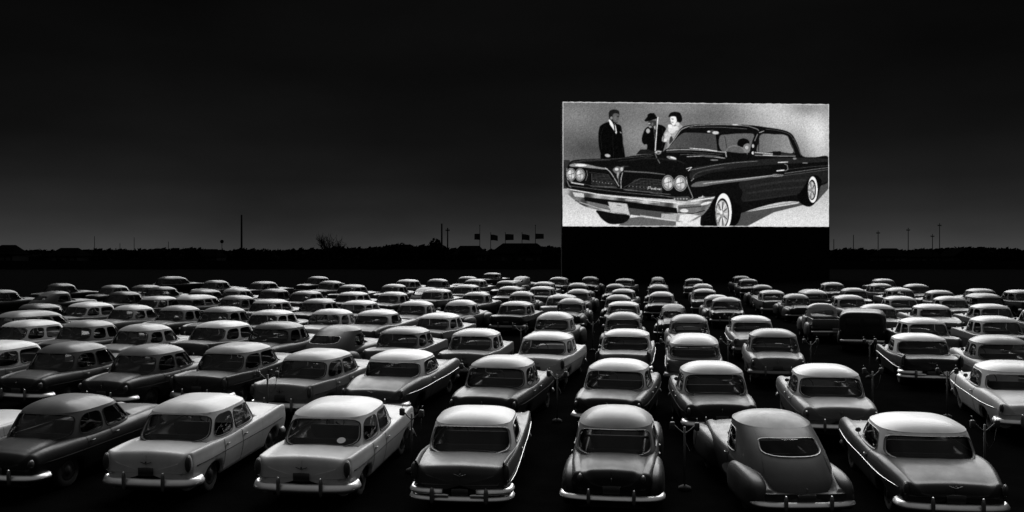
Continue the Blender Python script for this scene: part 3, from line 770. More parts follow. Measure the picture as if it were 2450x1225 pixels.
# ------------------------------------------------------------------ speaker posts
def speaker_post():
    root = bpy.data.objects.new('speaker_post', None); out = [root]
    m = MB(); m.cyl((0, 0, .62), .022, 1.24, n=10); out.append(part('post', m, POSTM, root))
    m = MB(); m.tube([(0, 0, 0), (0, 0, .06), (0, 0, .10)], [.13, .12, .04], 16); out.append(part('concrete_footing', m, CONC, root))
    m = MB(); m.tube([(-.24, 0, 1.30), (-.10, 0, 1.17), (0, 0, 1.10), (.10, 0, 1.17), (.24, 0, 1.30)], .014, 8); out.append(part('bracket', m, POSTM, root))
    for sx in (-1, 1):
        m = MB(); m.box((sx * .24, 0, 1.25), (.05, .04, .08), bev=.018)
        sp = part('speaker', m, SPKM, root); out.append(sp)
        m = MB(); m.tube([(sx * .24, 0, 1.34), (sx * .24, .02, 1.39), (sx * .24, .06, 1.40)], .008, 6); out.append(part('window_hook', m, POSTM, sp))
    m = MB(); m.tube([(.24, 0, 1.17), (.2, .02, .9), (.1, .03, .75), (.03, .02, .9)], .008, 6); out.append(part('cord', m, RUBBER, root))
    return out
SP = None
# (px of the post, px of its foot, where)
posts = [(1638, 1172, 'between the round backed sedan and the fastback'), (985, 1130, 'between the second and third white cars'), (2356, 1165, 'beside the rightmost near car'),
  (2088, 1000, 'left of the pair in the empty bay'), (2266, 1000, 'right of the pair in the empty bay'), (1124, 985, 'behind the grey roofed sedan of the second row'),
  (1940, 905, 'right of the grey sedan of the third row'), (2081, 905, 'below the black panel van'), (1598, 905, 'beside the white roofed wagon'), (1333, 1010, 'in the gap of the second row'),
  (1246, 860, 'left of the white sedan of the third row'), (1742, 905, 'right of the white roofed wagon'), (1573, 825, 'in the fourth row gap under the screen'), (1418, 840, 'right of the round sedan of the fourth row'),
  (1745, 820, 'right of the light fendered sedan'), (1898, 772, 'left of the pickup truck'), (640, 1010, 'left of the grey sedan of the second row')]
for (fx, fy, lab) in posts:
    lo, hi = 8., 150.
    for _ in range(50):
        m_ = (lo + hi) / 2
        if HY + F * (CAMZ - ground_z(m_)) / m_ > fy: lo = m_
        else: hi = m_
    if SP is None: SP = speaker_post(); use = SP
    else: use = copy_car(SP)
    for o in use: COL.objects.link(o)
    r = use[0]; r.location = (px2x(fx, lo), lo, ground_z(lo)); r.rotation_euler = (0, 0, random.uniform(-.5, .5))
    tag(r, 'thin metal speaker post ' + lab, 'speaker post', 'speaker posts between the cars')

# ------------------------------------------------------------------ ground
mb = MB()
ysg = [-60, -20, 0, 8, 12, 16] + [18.5 + i * .5 for i in range(0, 55)] + [48 + i * 4 for i in range(22)] + [150, 200, 300, 500, 900, 2000, 5000, 14000]
xs = [-9000, -3000, -1000, -400, -150, -60, -30, 0, 30, 60, 150, 400, 1000, 3000, 9000]
mb.grid([[(x, y, ground_z(y)) for x in xs] for y in ysg], flip=True)
g = obj('ground', mb, GROUNDM); tag(g, 'dark gravel lot of the drive-in', kind='structure')

# ------------------------------------------------------------------ background beyond the lot
def leaf_cloud(mb, c, r, n, size, rnd):
    for _ in range(n):
        while True:
            p = Vector((rnd.uniform(-1, 1), rnd.uniform(-1, 1), rnd.uniform(-1, 1)))
            if .3 < p.length < 1: break
        q = Vector((c[0] + p.x * r[0], c[1] + p.y * r[1], c[2] + p.z * r[2]))
        a = Vector((rnd.gauss(0, 1), rnd.gauss(0, 1), rnd.gauss(0, 1))).normalized(); b = a.orthogonal().normalized(); s = size * rnd.uniform(.6, 1.5)
        cc = a.cross(b)
        mb.add([q - b * s, q + cc * s * .6, q + b * s, q - cc * s * .6], [(0, 1, 2, 3)], False)
def far_tree(px, top, wpx, Y, label, group='trees beyond the lot', bare=False, seed=0):
    rnd = random.Random(seed + int(px)); gz = ground_z(Y); x = px2x(px, Y); zt = py2z(top, Y); w = wpx / F * Y / 2; h = zt - gz
    root = empty('bare_tree' if bare else 'leafy_tree', (x, Y, gz))
    t = MB(); t.tube([(0, 0, 0), (.05 * h, 0, h * .35), (.02 * h, 0, h * .6)], [.05 * h, .035 * h, .02 * h], 8)
    nb = 22 if bare else 7
    for i in range(nb):
        a = rnd.uniform(0, 2 * PI); l = rnd.uniform(.6, 1.0); z0 = h * rnd.uniform(.18, .5)
        p0 = Vector((0, 0, z0)); p3 = Vector((math.cos(a) * w * l * .95, math.sin(a) * w * l * .95, h * rnd.uniform(.62, .99)))
        p1 = p0.lerp(p3, .4) + Vector((0, 0, -.03 * h))
        t.tube([p0, p1, p3], [.018 * h, .012 * h, .003 * h], 5)
        if bare:
            for k in range(9):
                q0 = p1.lerp(p3, rnd.uniform(0, 1)); q1 = q0 + Vector((rnd.gauss(0, .14) * w, rnd.gauss(0, .14) * w, rnd.uniform(.06, .2) * h))
                q2 = q1 + Vector((rnd.gauss(0, .08) * w, rnd.gauss(0, .08) * w, rnd.uniform(.02, .08) * h))
                t.tube([q0, q1, q2], [.006 * h, .004 * h, .002 * h], 4)
    obj('trunk', t, BARK, root)
    c = MB()
    if bare: leaf_cloud(c, (0, 0, h * .66), (w, w, h * .33), 420, h * .012, rnd); leaf_cloud(c, (0, 0, h * .2), (w * .9, w * .7, h * .2), 500, h * .03, rnd)
    else:
        for k in range(7):
            leaf_cloud(c, (rnd.uniform(-.55, .55) * w, rnd.uniform(-.4, .4) * w, h * rnd.uniform(.35, .72)), (w * .5, w * .5, h * .27), 260, h * .045, rnd)
        leaf_cloud(c, (0, 0, h * .35), (w * .95, w * .8, h * .35), 700, h * .05, rnd)
    obj('crown', c, LEAF, root)
    tag(root, label, 'tree', group)
far_tree(792, 566, 84, 230, 'bare branched tree standing alone on the horizon left of centre', bare=True)
far_tree(952, 577, 110, 240, 'broad low rounded tree on the horizon right of the bare tree')
far_tree(1030, 569, 70, 235, 'dark ragged tree at the foot of the short post pair')
far_tree(462, 589, 46, 260, 'small pointed tree on the horizon left of the tall pole')
far_tree(585, 590, 50, 255, 'small dark tree at the foot of the tall pole')
far_tree(2036, 588, 66, 250, 'low rounded tree just right of the screen')
far_tree(1110, 590, 60, 250, 'low bush-like tree left of the flags')
far_tree(1312, 588, 44, 250, 'small tree at the left foot of the screen')
far_tree(2340, 591, 70, 260, 'low dark tree on the right-hand horizon')
far_tree(640, 592, 44, 262, 'second small tree right of the tall pole')
far_tree(355, 594, 60, 265, 'low spreading tree left of the small pointed one')
far_tree(2420, 590, 60, 262, 'dark tree on the horizon at the right edge')
# unbroken far belt of scrub
rnd = random.Random(5); mb = MB()
for i in range(3400):
    px = rnd.uniform(-900, 3350); Y = rnd.uniform(275, 330)
    top = 598 + 2.2 * math.sin(px * .013) + 1.4 * math.sin(px * .041 + 1) + rnd.uniform(-1, 2) - 15 * math.exp(-((px - 960) / 62) ** 2) - 9 * math.exp(-((px - 1075) / 60) ** 2) - 8 * math.exp(-((px - 1312) / 22) ** 2) - 6 * math.exp(-((px - 2036) / 40) ** 2) - 5 * math.exp(-((px - 800) / 45) ** 2) - 5 * math.exp(-((px - 462) / 22) ** 2) - 4 * math.exp(-((px - 600) / 30) ** 2) - 6 * math.exp(-((px - 2330) / 60) ** 2) + 1.3 * math.sin(px * .13) + 1.0 * math.sin(px * .29)
    z = py2z(top, Y); x = px2x(px, Y); gz = ground_z(Y)
    for k in range(6):
        leaf_cloud(mb, (x + rnd.uniform(-2, 2), Y, gz + (z - gz) * (.12 + .14 * k)), (2.2, 1.5, .7), 4, .8, rnd)
o = obj('scrub_belt', mb, LEAF); tag(o, 'unbroken dark belt of scrub and hedges along the horizon', 'scrub', kind='stuff')
# dark boards fence in front of it closes the lot
mb = MB()
root = empty('lot_fence', (0, 200, 1.0)); tag(root, 'long dark board fence closing the far side of the lot', 'fence')
for i in range(60):
    a = -150 + i * 5.0
    mb.box((a + 2.5, 0, .95 + (.04 if i % 3 else 0)), (2.47, .03, .93))
obj('boards', mb, FENCEM, root)
for i in range(61):
    mb = MB(); mb.box((-150 + i * 5.0, .1, .98), (.06, .06, .98)); obj('fence_post', mb, FENCEM, root)
# poles
def pole(px, top, Y, r, label, arm=0, group='poles along the horizon'):
    gz = ground_z(Y); root = empty('utility_pole', (px2x(px, Y), Y, gz)); h = py2z(top, Y) - gz
    m = MB(); m.tube([(0, 0, 0), (0, 0, h)], [r, r * .7], 8); obj('pole', m, WOODP, root)
    if arm:
        m = MB(); m.box((0, 0, h - .7), (arm, .07, .07)); c = obj('crossarm', m, WOODP, root)
        for k in (-1, -.5, .5, 1):
            m = MB(); m.cyl((k * arm * .92, 0, h - .53), .07, .22, n=8); obj('insulator', m, WOODP, c)
    tag(root, label, 'pole', group)
pole(578, 514, 215, .26, 'tallest thick dark pole standing left of the centre horizon', 0)
pole(1057, 535, 220, .24, 'thicker of the two short poles beside the ragged tree', 0)
pole(1071, 545, 235, .20, 'thinner of the two short poles beside the ragged tree', .5)
for (px, top, lb) in [(226, 565, 'faint thin pole, leftmost on the horizon'), (287, 582, 'short faint pole right of the leftmost one'), (321, 568, 'faint thin pole, third from the left edge'), (403, 578, 'faint pole left of the small pointed tree'),
   (531, 577, 'short pole with a small round sign left of the tall pole'), (1995, 572, 'faint pole close to the right side of the screen'), (2042, 562, 'pole rising behind the low tree right of the screen'), (2101, 552, 'third pole right of the screen'),
   (2173, 545, 'fourth pole right of the screen'), (2231, 560, 'shorter pole of the right-hand pair'), (2248, 534, 'taller pole of the right-hand pair')]:
    pole(px, top, 265, .10 if px < 600 else .13, lb, .5 if px > 2100 else 0)
m = MB(); m.cyl((0, 0, 0), .5, .06, axis='y', n=16); o = obj('round_sign', m, WOODP); o.location = (px2x(531, 264.6), 264.6, py2z(578, 264.6)); tag(o, 'small round sign on the short pole left of the tall pole', 'sign')
# flags
for i, (px, ftop, w, h, lean) in enumerate([(1148, 559, 13, 15, -1), (1174, 561, 17, 14, 1), (1209, 560, 20, 15, 1), (1249, 560, 18, 14, 1), (1281, 559, 20, 13, 1)]):
    Y = 225; gz = ground_z(Y)
    root = empty('flagpole', (px2x(px, Y), Y, gz)); tall = 540 if i in (0, 4) else 558
    H_t = py2z(tall, Y) - gz
    m = MB(); m.tube([(0, 0, 0), (0, 0, H_t)], [.10, .06], 8); obj('pole', m, WOODP, root)
    m = MB(); m.ell((0, 0, H_t + .08), (.12, .12, .12), 10, 8); obj('finial', m, WOODP, root)
    tag(root, '%s flagpole in the row of five left of the screen' % (['leftmost', 'second', 'middle', 'fourth', 'rightmost'][i]), 'flagpole', 'flagpoles left of the screen')
    W = w / F * Y; Hh = h / F * Y; m = MB(); rows = []
    for a in range(13):
        u = a / 12; rows.append([(lean * u * W, .25 * math.sin(u * 7 + i), py2z(ftop, Y) - gz - v / 6 * Hh * (1 - .1 * u) - u * u * Hh * (.22 if i % 2 else .05)) for v in range(7)])
    m.grid(rows)
    back = [[(x, y + .02, z) for x, y, z in r] for r in rows]; m.grid(back, flip=True)
    fl = obj('flag', m, FLAGM); fl.location = root.location
    tag(fl, '%s small dark flag flying in the row left of the screen' % (['leftmost', 'second', 'middle', 'fourth', 'rightmost'][i]), 'flag', 'flags left of the screen')
# houses
def house(px0, px1, ridge, Y, label, gable=False, wm=None):
    gz = ground_z(Y); xc = px2x((px0 + px1) / 2, Y); hw = (px1 - px0) / F * Y / 2; zr = py2z(ridge, Y) - gz; ze = zr * .55
    root = empty('house', (xc, Y, gz)); d = 5.0
    m = MB(); m.box((0, 0, ze / 2), (hw * .92, d * .9, ze / 2)); obj('wall', m, HOUSEW, root)
    m = MB()
    if gable: vs = [(-hw, -d, ze), (hw, -d, ze), (hw, d, ze), (-hw, d, ze), (0, -d, zr), (0, d, zr)]; fs = [(0, 1, 4), (1, 2, 5, 4), (2, 3, 5), (3, 0, 4, 5), (3, 2, 1, 0)]
    else: vs = [(-hw, -d, ze), (hw, -d, ze), (hw, d, ze), (-hw, d, ze), (-hw * .55, 0, zr), (hw * .55, 0, zr)]; fs = [(0, 1, 5, 4), (1, 2, 5), (2, 3, 4, 5), (3, 0, 4), (3, 2, 1, 0)]
    m.add(vs, fs, False); obj('roof', m, ROOFM, root)
    for k in (-.5, .1, .6):
        m = MB(); m.box((hw * k, -d * .9 - .02, ze * .55), (.6, .03, .6)); w = obj('window', m, WINDM, root)
    m = MB(); m.box((hw * -.2, -d * .9 - .02, ze * .36), (.5, .03, ze * .34)); obj('door', m, ROOFM, root)
    tag(root, label, 'house', 'houses beyond the lot')
house(-10, 52, 586, 268, 'house with hipped roof at the left edge of the horizon')
house(128, 205, 593, 272, 'low long house right of the leftmost house')
house(1170, 1318, 582, 262, 'long low house with dark roof under the flags')
house(1236, 1276, 585, 250, 'small pale gable in front of the long house', gable=True)
house(1082, 1166, 588, 268, 'low house left of the flagged one')
house(478, 532, 596, 270, 'low pale shed right of the small pointed tree')
house(2095, 2160, 594, 268, 'low house between the third and fourth right-hand poles')
house(2262, 2320, 594, 268, 'low pale house right of the pole pair', gable=True)
house(2180, 2240, 596, 270, 'flat low building at the foot of the pole pair')
# ------------------------------------------------------------------ the picture on the screen (drawn into mesh colours)
SX0, SX1, SY0, SY1 = 80.0, 2030.0, 75.0, 985.0
PW, PH = 1467, 687
img = np.zeros((PH, PW)); YY, XX = np.mgrid[0:PH, 0:PW]
UX = SX0 + (XX + .5) * (SX1 - SX0) / PW; UY = SY0 + (YY + .5) * (SY1 - SY0) / PH
def tp(p): return ((p[0] - SX0) * PW / (SX1 - SX0), (p[1] - SY0) * PH / (SY1 - SY0))
def mask_poly(pts):
    P = [tp(p) for p in pts]; xs_ = [p[0] for p in P]; ys_ = [p[1] for p in P]
    x0, x1 = max(0, int(min(xs_))), min(PW, int(max(xs_)) + 2); y0, y1 = max(0, int(min(ys_))), min(PH, int(max(ys_)) + 2)
    if x0 >= x1 or y0 >= y1: return None
    gx = XX[y0:y1, x0:x1] + .5; gy = YY[y0:y1, x0:x1] + .5; ins = np.zeros(gx.shape, bool)
    for i in range(len(P)):
        ax, ay = P[i]; bx, by = P[i - 1]
        if ay == by: continue
        ins ^= ((ay > gy) != (by > gy)) & (gx < (bx - ax) * (gy - ay) / (by - ay) + ax)
    return (slice(y0, y1), slice(x0, x1)), ins
def poly(pts, val, alpha=1.0):
    r = mask_poly(pts)
    if r is None: return
    sl, ins = r; t = img[sl]
    if callable(val): v = val(UX[sl], UY[sl])
    else: v = val
    img[sl] = np.where(ins, t * (1 - alpha) + v * alpha, t)
def smooth(pts, sub=5, closed=True):
    n = len(pts); out = []
    for i in range(n if closed else n - 1):
        if closed: q = [pts[(i - 1) % n], pts[i], pts[(i + 1) % n], pts[(i + 2) % n]]
        else: q = [pts[max(i - 1, 0)], pts[i], pts[i + 1], pts[min(i + 2, n - 1)]]
        for k in range(sub):
            t = k / sub
            out.append(tuple(.5 * (2 * b + (c - a) * t + (2 * a - 5 * b + 4 * c - d) * t * t + (-a + 3 * b - 3 * c + d) * t ** 3) for a, b, c, d in zip(*q)))
    if not closed: out.append(pts[-1])
    return out
def ell(cx, cy, rx, ry, val, alpha=1.0, rot=0):
    pts = []
    for i in range(36):
        a = 2 * PI * i / 36; x, y = rx * math.cos(a), ry * math.sin(a)
        pts.append((cx + x * math.cos(rot) - y * math.sin(rot), cy + x * math.sin(rot) + y * math.cos(rot)))
    poly(pts, val, alpha)
def line(pts, w, val, alpha=1.0, sm=False):
    if sm: pts = smooth(pts, 6, False)
    for (a, b) in zip(pts, pts[1:]):
        dx, dy = b[0] - a[0], b[1] - a[1]; l = math.hypot(dx, dy)
        if l < 1e-6: continue
        nx, ny = -dy / l * w / 2, dx / l * w / 2; ex, ey = dx / l * w * .25, dy / l * w * .25
        poly([(a[0] + nx - ex, a[1] + ny - ey), (b[0] + nx + ex, b[1] + ny + ey), (b[0] - nx + ex, b[1] - ny + ey), (a[0] - nx - ex, a[1] - ny - ey)], val, alpha)
def blob(cx, cy, rx, ry, amt):
    global img
    img += amt * np.exp(-((UX - cx) / rx) ** 2 - ((UY - cy) / ry) ** 2)
# backdrop
img[:] = .41 + .05 * np.clip((UX - 300) / 1500, 0, 1)
blob(1700, 170, 300, 170, .24); blob(1960, 320, 120, 170, .25); blob(900, 110, 260, 50, .06); blob(1480, 80, 200, 60, .08); blob(300, 420, 220, 90, -.10); blob(150, 180, 160, 90, .07)
blob(1850, 110, 120, 50, -.12); blob(620, 330, 160, 130, .08); blob(1180, 150, 160, 70, -.05); blob(2010, 480, 90, 80, .1)
# studio floor
poly([(80, 700), (300, 740), (900, 760), (1300, 720), (2030, 640), (2030, 985), (80, 985)], lambda x, y: .62 + .16 * np.clip((y - 680) / 260, 0, 1))
poly([(1300, 985), (1290, 900), (1800, 815), (2030, 640), (2030, 700), (1940, 800), (1620, 880), (1420, 985)], .22, .85)
poly([(420, 940), (640, 915), (900, 950), (900, 985), (480, 985), (500, 960)], .2, .7)
poly([(80, 500), (130, 500), (130, 700), (80, 720)], .16, .9)
# man in the dark suit
poly(smooth([(412, 218), (372, 232), (345, 258), (336, 320), (340, 400), (352, 450), (358, 490), (440, 500), (522, 492), (524, 430), (512, 360), (508, 290), (498, 246), (470, 232), (440, 222)]), .03)
poly([(410, 204), (422, 200), (440, 228), (456, 262), (470, 300), (464, 306), (446, 276), (420, 238)], .86)
poly([(452, 228), (462, 250), (470, 292), (462, 300), (452, 270), (446, 240)], .88); poly([(444, 232), (453, 232), (462, 290), (455, 296)], .05)
poly(smooth([(412, 150), (425, 132), (455, 126), (482, 136), (488, 155), (486, 180), (480, 205), (470, 226), (445, 225), (420, 200), (412, 180)]), .10)
poly(smooth([(445, 158), (480, 158), (486, 178), (482, 200), (470, 222), (450, 218), (438, 195)]), .36); ell(430, 190, 8, 12, .5); line([(470, 180), (484, 178)], 4, .05)
ell(403, 466, 20, 12, .66, rot=.2); line([(494, 292), (502, 300)], 5, .7)
# man with the hat and camera
poly(smooth([(735, 236), (790, 238), (826, 262), (832, 320), (815, 400), (790, 440), (695, 440), (690, 385), (664, 380), (650, 345), (664, 290), (680, 262), (700, 250)]), .035)
poly([(640, 420), (700, 418), (760, 440), (740, 452), (610, 456)], .10)
poly(smooth([(702, 208), (700, 235), (722, 262), (748, 250), (758, 222), (750, 206)]), .22)
poly([(690, 182), (694, 160), (712, 150), (738, 150), (752, 166), (756, 184)], .04); poly([(670, 205), (690, 180), (758, 176), (768, 188), (745, 196), (700, 210), (678, 213)], .04)
ell(705, 228, 9, 6, .6); ell(696, 282, 14, 18, .62); ell(712, 252, 10, 9, .5); poly([(738, 252), (752, 240), (750, 280)], .7); line([(740, 262), (744, 330), (752, 420)], 3, .5)
# woman in the fur jacket
poly(smooth([(850, 238), (832, 262), (812, 300), (798, 335), (802, 362), (836, 366), (846, 415), (905, 420), (968, 412), (1000, 378), (1003, 330), (985, 290), (955, 255), (925, 225), (890, 228)]), .58)
for (a, b, c, d, e) in [(870, 270, 28, 30, .8), (840, 320, 24, 30, .72), (900, 262, 20, 16, .82), (945, 285, 22, 30, .45), (985, 345, 14, 34, .85), (890, 390, 30, 26, .82), (930, 345, 40, 40, .20), (965, 378, 30, 20, .12), (865, 360, 14, 40, .15), (912, 405, 26, 12, .7), (820, 350, 14, 14, .8)]:
    ell(a, b, c, d, e, .85)
poly(smooth([(845, 172), (860, 148), (890, 140), (925, 146), (940, 170), (945, 200), (930, 218), (905, 205), (898, 175), (868, 172), (850, 180)]), .05)
poly(smooth([(862, 178), (895, 176), (905, 200), (898, 225), (880, 238), (866, 222), (860, 200)]), .84); line([(868, 192), (882, 194)], 5, .1); line([(868, 216), (880, 218)], 4, .2)
ell(912, 232, 14, 16, .75); ell(856, 246, 16, 14, .85)
# the car: silhouette
poly(smooth([(112, 560), (128, 520), (165, 500), (300, 490), (470, 484), (620, 462), (740, 452), (800, 436), (826, 415), (880, 345), (930, 268), (975, 242), (1060, 232), (1200, 228), (1340, 230), (1470, 236), (1560, 248),
  (1660, 262), (1730, 282), (1768, 316), (1802, 385), (1836, 462), (1930, 468), (2030, 470), (2030, 640), (1975, 680), (1945, 720), (1900, 830), (1810, 800), (1640, 810), (1380, 890), (1300, 985), (1100, 985), (1080, 930), (1100, 760), (1020, 790), (600, 770), (150, 720), (100, 640)], 4), .055)
# far body side sheen
poly(smooth([(1020, 560), (1150, 530), (1400, 500), (1700, 475), (2030, 480), (2030, 500), (1700, 520), (1400, 545), (1150, 590), (1010, 640)]), .16, .75)
poly(smooth([(1400, 640), (1900, 570), (2030, 560), (2030, 640), (1900, 690), (1850, 730), (1420, 800), (1390, 730)]), .13, .9)
poly(smooth([(1010, 690), (1060, 655), (1200, 645), (1450, 620), (1640, 600), (1640, 610), (1450, 640), (1200, 672), (1100, 690)]), .42, .9)
line([(1100, 668), (1400, 632), (1620, 604)], 5, .7); line([(1700, 590), (1900, 562), (2028, 545)], 5, .45); line([(1700, 606), (1900, 578), (2028, 560)], 3, .4); line([(1730, 560), (1900, 540), (2028, 530)], 3, .3)
line([(985, 572), (1050, 560), (1200, 530), (1340, 512), (1500, 500)], 4, .5, sm=True); line([(975, 560), (1015, 548), (990, 575)], 5, .85)
line([(1012, 650), (1030, 632)], 5, .7)
poly([(1640, 568), (1700, 562), (1700, 570), (1640, 576)], .9); poly([(1650, 506), (1725, 502), (1725, 509), (1650, 513)], .85); line([(1700, 520), (1720, 530), (1725, 560), (1705, 572)], 5, .55)
poly(smooth([(1608, 606), (1620, 596), (1690, 600), (1680, 612), (1620, 617)]), .5)
for k in range(4): line([(1625 + 15 * k, 610), (1632 + 15 * k, 600), (1638 + 15 * k, 608)], 2, .1)
line([(1835, 512), (1870, 512)], 8, .45); line([(1380, 888), (1520, 850), (1800, 800)], 3, .35)
# glass areas
poly(smooth([(842, 412), (870, 378), (905, 335), (950, 298), (1000, 292), (1100, 296), (1190, 306), (1202, 360), (1208, 425), (1100, 418), (1000, 408)], 4), lambda x, y: .40 + .05 * np.sin(x * .01), .72)
poly([(1190, 302), (1215, 300), (1226, 430), (1204, 428)], .04)
poly(smooth([(1218, 322), (1280, 304), (1380, 296), (1470, 300), (1462, 350), (1440, 420), (1420, 440), (1240, 430)], 4), .38)
line([(1258, 318), (1276, 420)], 3, .08)
poly(smooth([(1528, 300), (1620, 300), (1712, 308), (1742, 370), (1762, 438), (1640, 430), (1500, 436), (1508, 360)], 4), lambda x, y: .40 + .14 * np.clip((x - 1500) / 250, 0, 1))
line([(1510, 300), (1508, 450)], 5, .06)
# pillars, roof chrome
line([(832, 412), (882, 350), (935, 275), (985, 250)], 6, .62, sm=True); line([(980, 250), (1060, 238), (1200, 232), (1340, 234), (1440, 242)], 5, .55, sm=True)
line([(1000, 256), (1200, 250), (1420, 262)], 4, .4, sm=True); line([(1440, 244), (1495, 262), (1508, 275)], 6, .5, sm=True); line([(1510, 290), (1548, 276)], 5, .7)
line([(1506, 285), (1480, 350), (1462, 430)], 12, .05); line([(1500, 300), (1478, 350)], 6, .5); ell(1466, 388, 9, 14, .7); ell(1466, 440, 10, 12, .8)
line([(1560, 262), (1650, 272), (1735, 298), (1765, 340)], 4, .3, sm=True); line([(1768, 330), (1800, 400), (1822, 455)], 6, .28)
line([(1720, 310), (1762, 400), (1775, 440)], 4, .4); ell(1335, 232, 24, 5, .75)
# mirror, driver, wheel, dash
poly([(1125, 282), (1165, 270), (1220, 292), (1210, 306), (1170, 300)], .25); ell(1190, 292, 24, 12, .72); ell(1140, 284, 12, 6, .8)
poly(smooth([(1350, 375), (1360, 345), (1395, 332), (1430, 344), (1440, 368), (1420, 392), (1365, 396)]), .04)
poly(smooth([(1395, 388), (1430, 368), (1446, 395), (1440, 430), (1400, 436)]), .45); ell(1420, 400, 12, 14, .68)
line(smooth([(1270, 440), (1280, 405), (1320, 388), (1370, 395), (1415, 430), (1425, 450)], 5, False), 5, .5)
poly([(1270, 430), (1420, 448), (1410, 480), (1280, 475)], .05)
poly([(1470, 430), (1620, 438), (1770, 446), (1790, 462), (1640, 470), (1470, 452)], .18); line([(1480, 436), (1620, 446)], 6, .75); line([(1540, 456), (1610, 456)], 8, .8); poly([(1612, 428), (1672, 426), (1672, 456), (1612, 456)], .06); line([(1480, 458), (1700, 462), (1780, 462)], 5, .55)
ell(1775, 480, 14, 8, .5)
# cowl, wipers, hood
line([(830, 424), (950, 418), (1100, 422), (1260, 436)], 7, .62, sm=True); line([(1000, 408), (1110, 415), (1200, 428)], 5, .85); line([(830, 436), (1000, 436), (1240, 452)], 3, .35)
line([(930, 456), (1080, 452), (1220, 466)], 3, .4); line([(980, 470), (1100, 464), (1260, 480)], 5, .7); poly([(1060, 456), (1180, 462), (1250, 474), (1120, 474)], .35, .8)
ell(868, 482, 38, 12, .55, .9, .3); ell(880, 480, 24, 7, .8, 1, .3); ell(1180, 494, 30, 5, .5); ell(770, 440, 22, 16, .5); ell(770, 440, 10, 8, .15); line([(745, 440), (795, 432)], 5, .8)
line([(1262, 430), (1270, 470)], 8, .6)
line([(768, 180), (760, 270), (748, 430)], 7, .85); line([(748, 450), (760, 480), (782, 520)], 6, .45, sm=True)
line([(135, 525), (240, 500), (420, 492), (600, 476), (735, 462)], 3, .34, sm=True); line([(480, 506), (620, 490), (720, 470)], 3, .2)
ell(500, 545, 60, 6, .22, .7); poly([(520, 575), (700, 585), (820, 600), (820, 606), (700, 594), (520, 584)], .4)
# front: chrome eyebrow, lamps, grilles
poly(smooth([(130, 535), (180, 522), (250, 530), (330, 548), (400, 560), (390, 568), (300, 560), (210, 552), (140, 548)], 4), .55, .95); ell(210, 538, 42, 9, .85)
poly(smooth([(405, 552), (440, 540), (510, 540), (520, 560), (505, 620), (500, 705), (470, 690), (440, 620)], 4), .07)
line([(385, 556), (420, 585), (450, 630), (485, 690)], 5, .75, sm=True); line([(512, 590), (500, 640), (500, 705)], 5, .75, sm=True)
poly(smooth([(440, 568), (470, 545), (498, 550), (520, 545), (516, 572), (496, 592), (478, 605), (455, 592)], 4), .4); ell(468, 566, 14, 10, .8); ell(505, 566, 10, 14, .7); ell(478, 610, 8, 26, .6); ell(482, 640, 4, 30, .35)
for k in range(11):
    y = 606 + 9.2 * k; x0 = 302 - 2.6 * k if k < 8 else 290; x1 = 405 + 6.5 * k
    line([(x0, y), (min(x1, 462), y + 5)], 3, .36 if k % 2 else .28)
for k in range(4): line([(330 + 40 * k, 604), (316 + 44 * k, 688)], 3, .16)
for k in range(10):
    y = 640 + 9.0 * k; x0 = 600 - 8 * k if k < 8 else 530; line([(x0, y), (800, y + 12)], 3, .36 if k % 2 else .28)
for k in range(5): line([(600 + 44 * k, 640), (590 + 46 * k, 730)], 3, .16)
line([(270, 590), (405, 605), (470, 690)], 3, .3); line([(520, 700), (640, 632), (800, 645)], 3, .35); line([(280, 690), (470, 700)], 4, .4); line([(520, 715), (800, 745), (860, 750)], 4, .45)
def lamp(x, y, rx, ry):
    ell(x, y, rx * 1.14, ry * 1.12, .75); ell(x, y, rx * 1.05, ry * 1.04, .15); ell(x, y, rx * .94, ry * .95, .58); ell(x - rx * .2, y - ry * .2, rx * .5, ry * .55, .8); ell(x + rx * .3, y + ry * .3, rx * .4, ry * .4, .72); line([(x - rx * .7, y + ry * .1), (x + rx * .6, y - ry * .2)], 4, .25); line([(x, y - ry * .7), (x + 4, y + ry * .8)], 3, .35)
lamp(140, 606, 30, 42); lamp(204, 608, 31, 42); lamp(842, 664, 38, 50); lamp(932, 668, 42, 52)
line([(110, 560), (112, 640), (150, 660)], 4, .6); line([(252, 575), (258, 610), (245, 650)], 4, .5); line([(975, 620), (985, 680), (1015, 750), (1024, 775), (990, 800)], 5, .6)
# script on the grille: P o n t i a c
SC = 693; BY = 714
for st in ([(0, 0), (8, -22), (20, -22), (20, -12), (6, -10)], [(28, -2), (24, -9), (32, -12), (36, -5), (28, -2)], [(42, -1), (45, -11), (52, -11), (51, -1)], [(60, -18), (57, -1), (62, 0)], [(54, -12), (66, -12)], [(70, -10), (68, -1)], [(84, -10), (75, -9), (76, -1), (84, -3), (86, -10), (87, 0)], [(102, -10), (93, -9), (92, -1), (103, -1)]):
    line([(SC + x, BY + y + x * .03) for x, y in st], 3.4, .9)
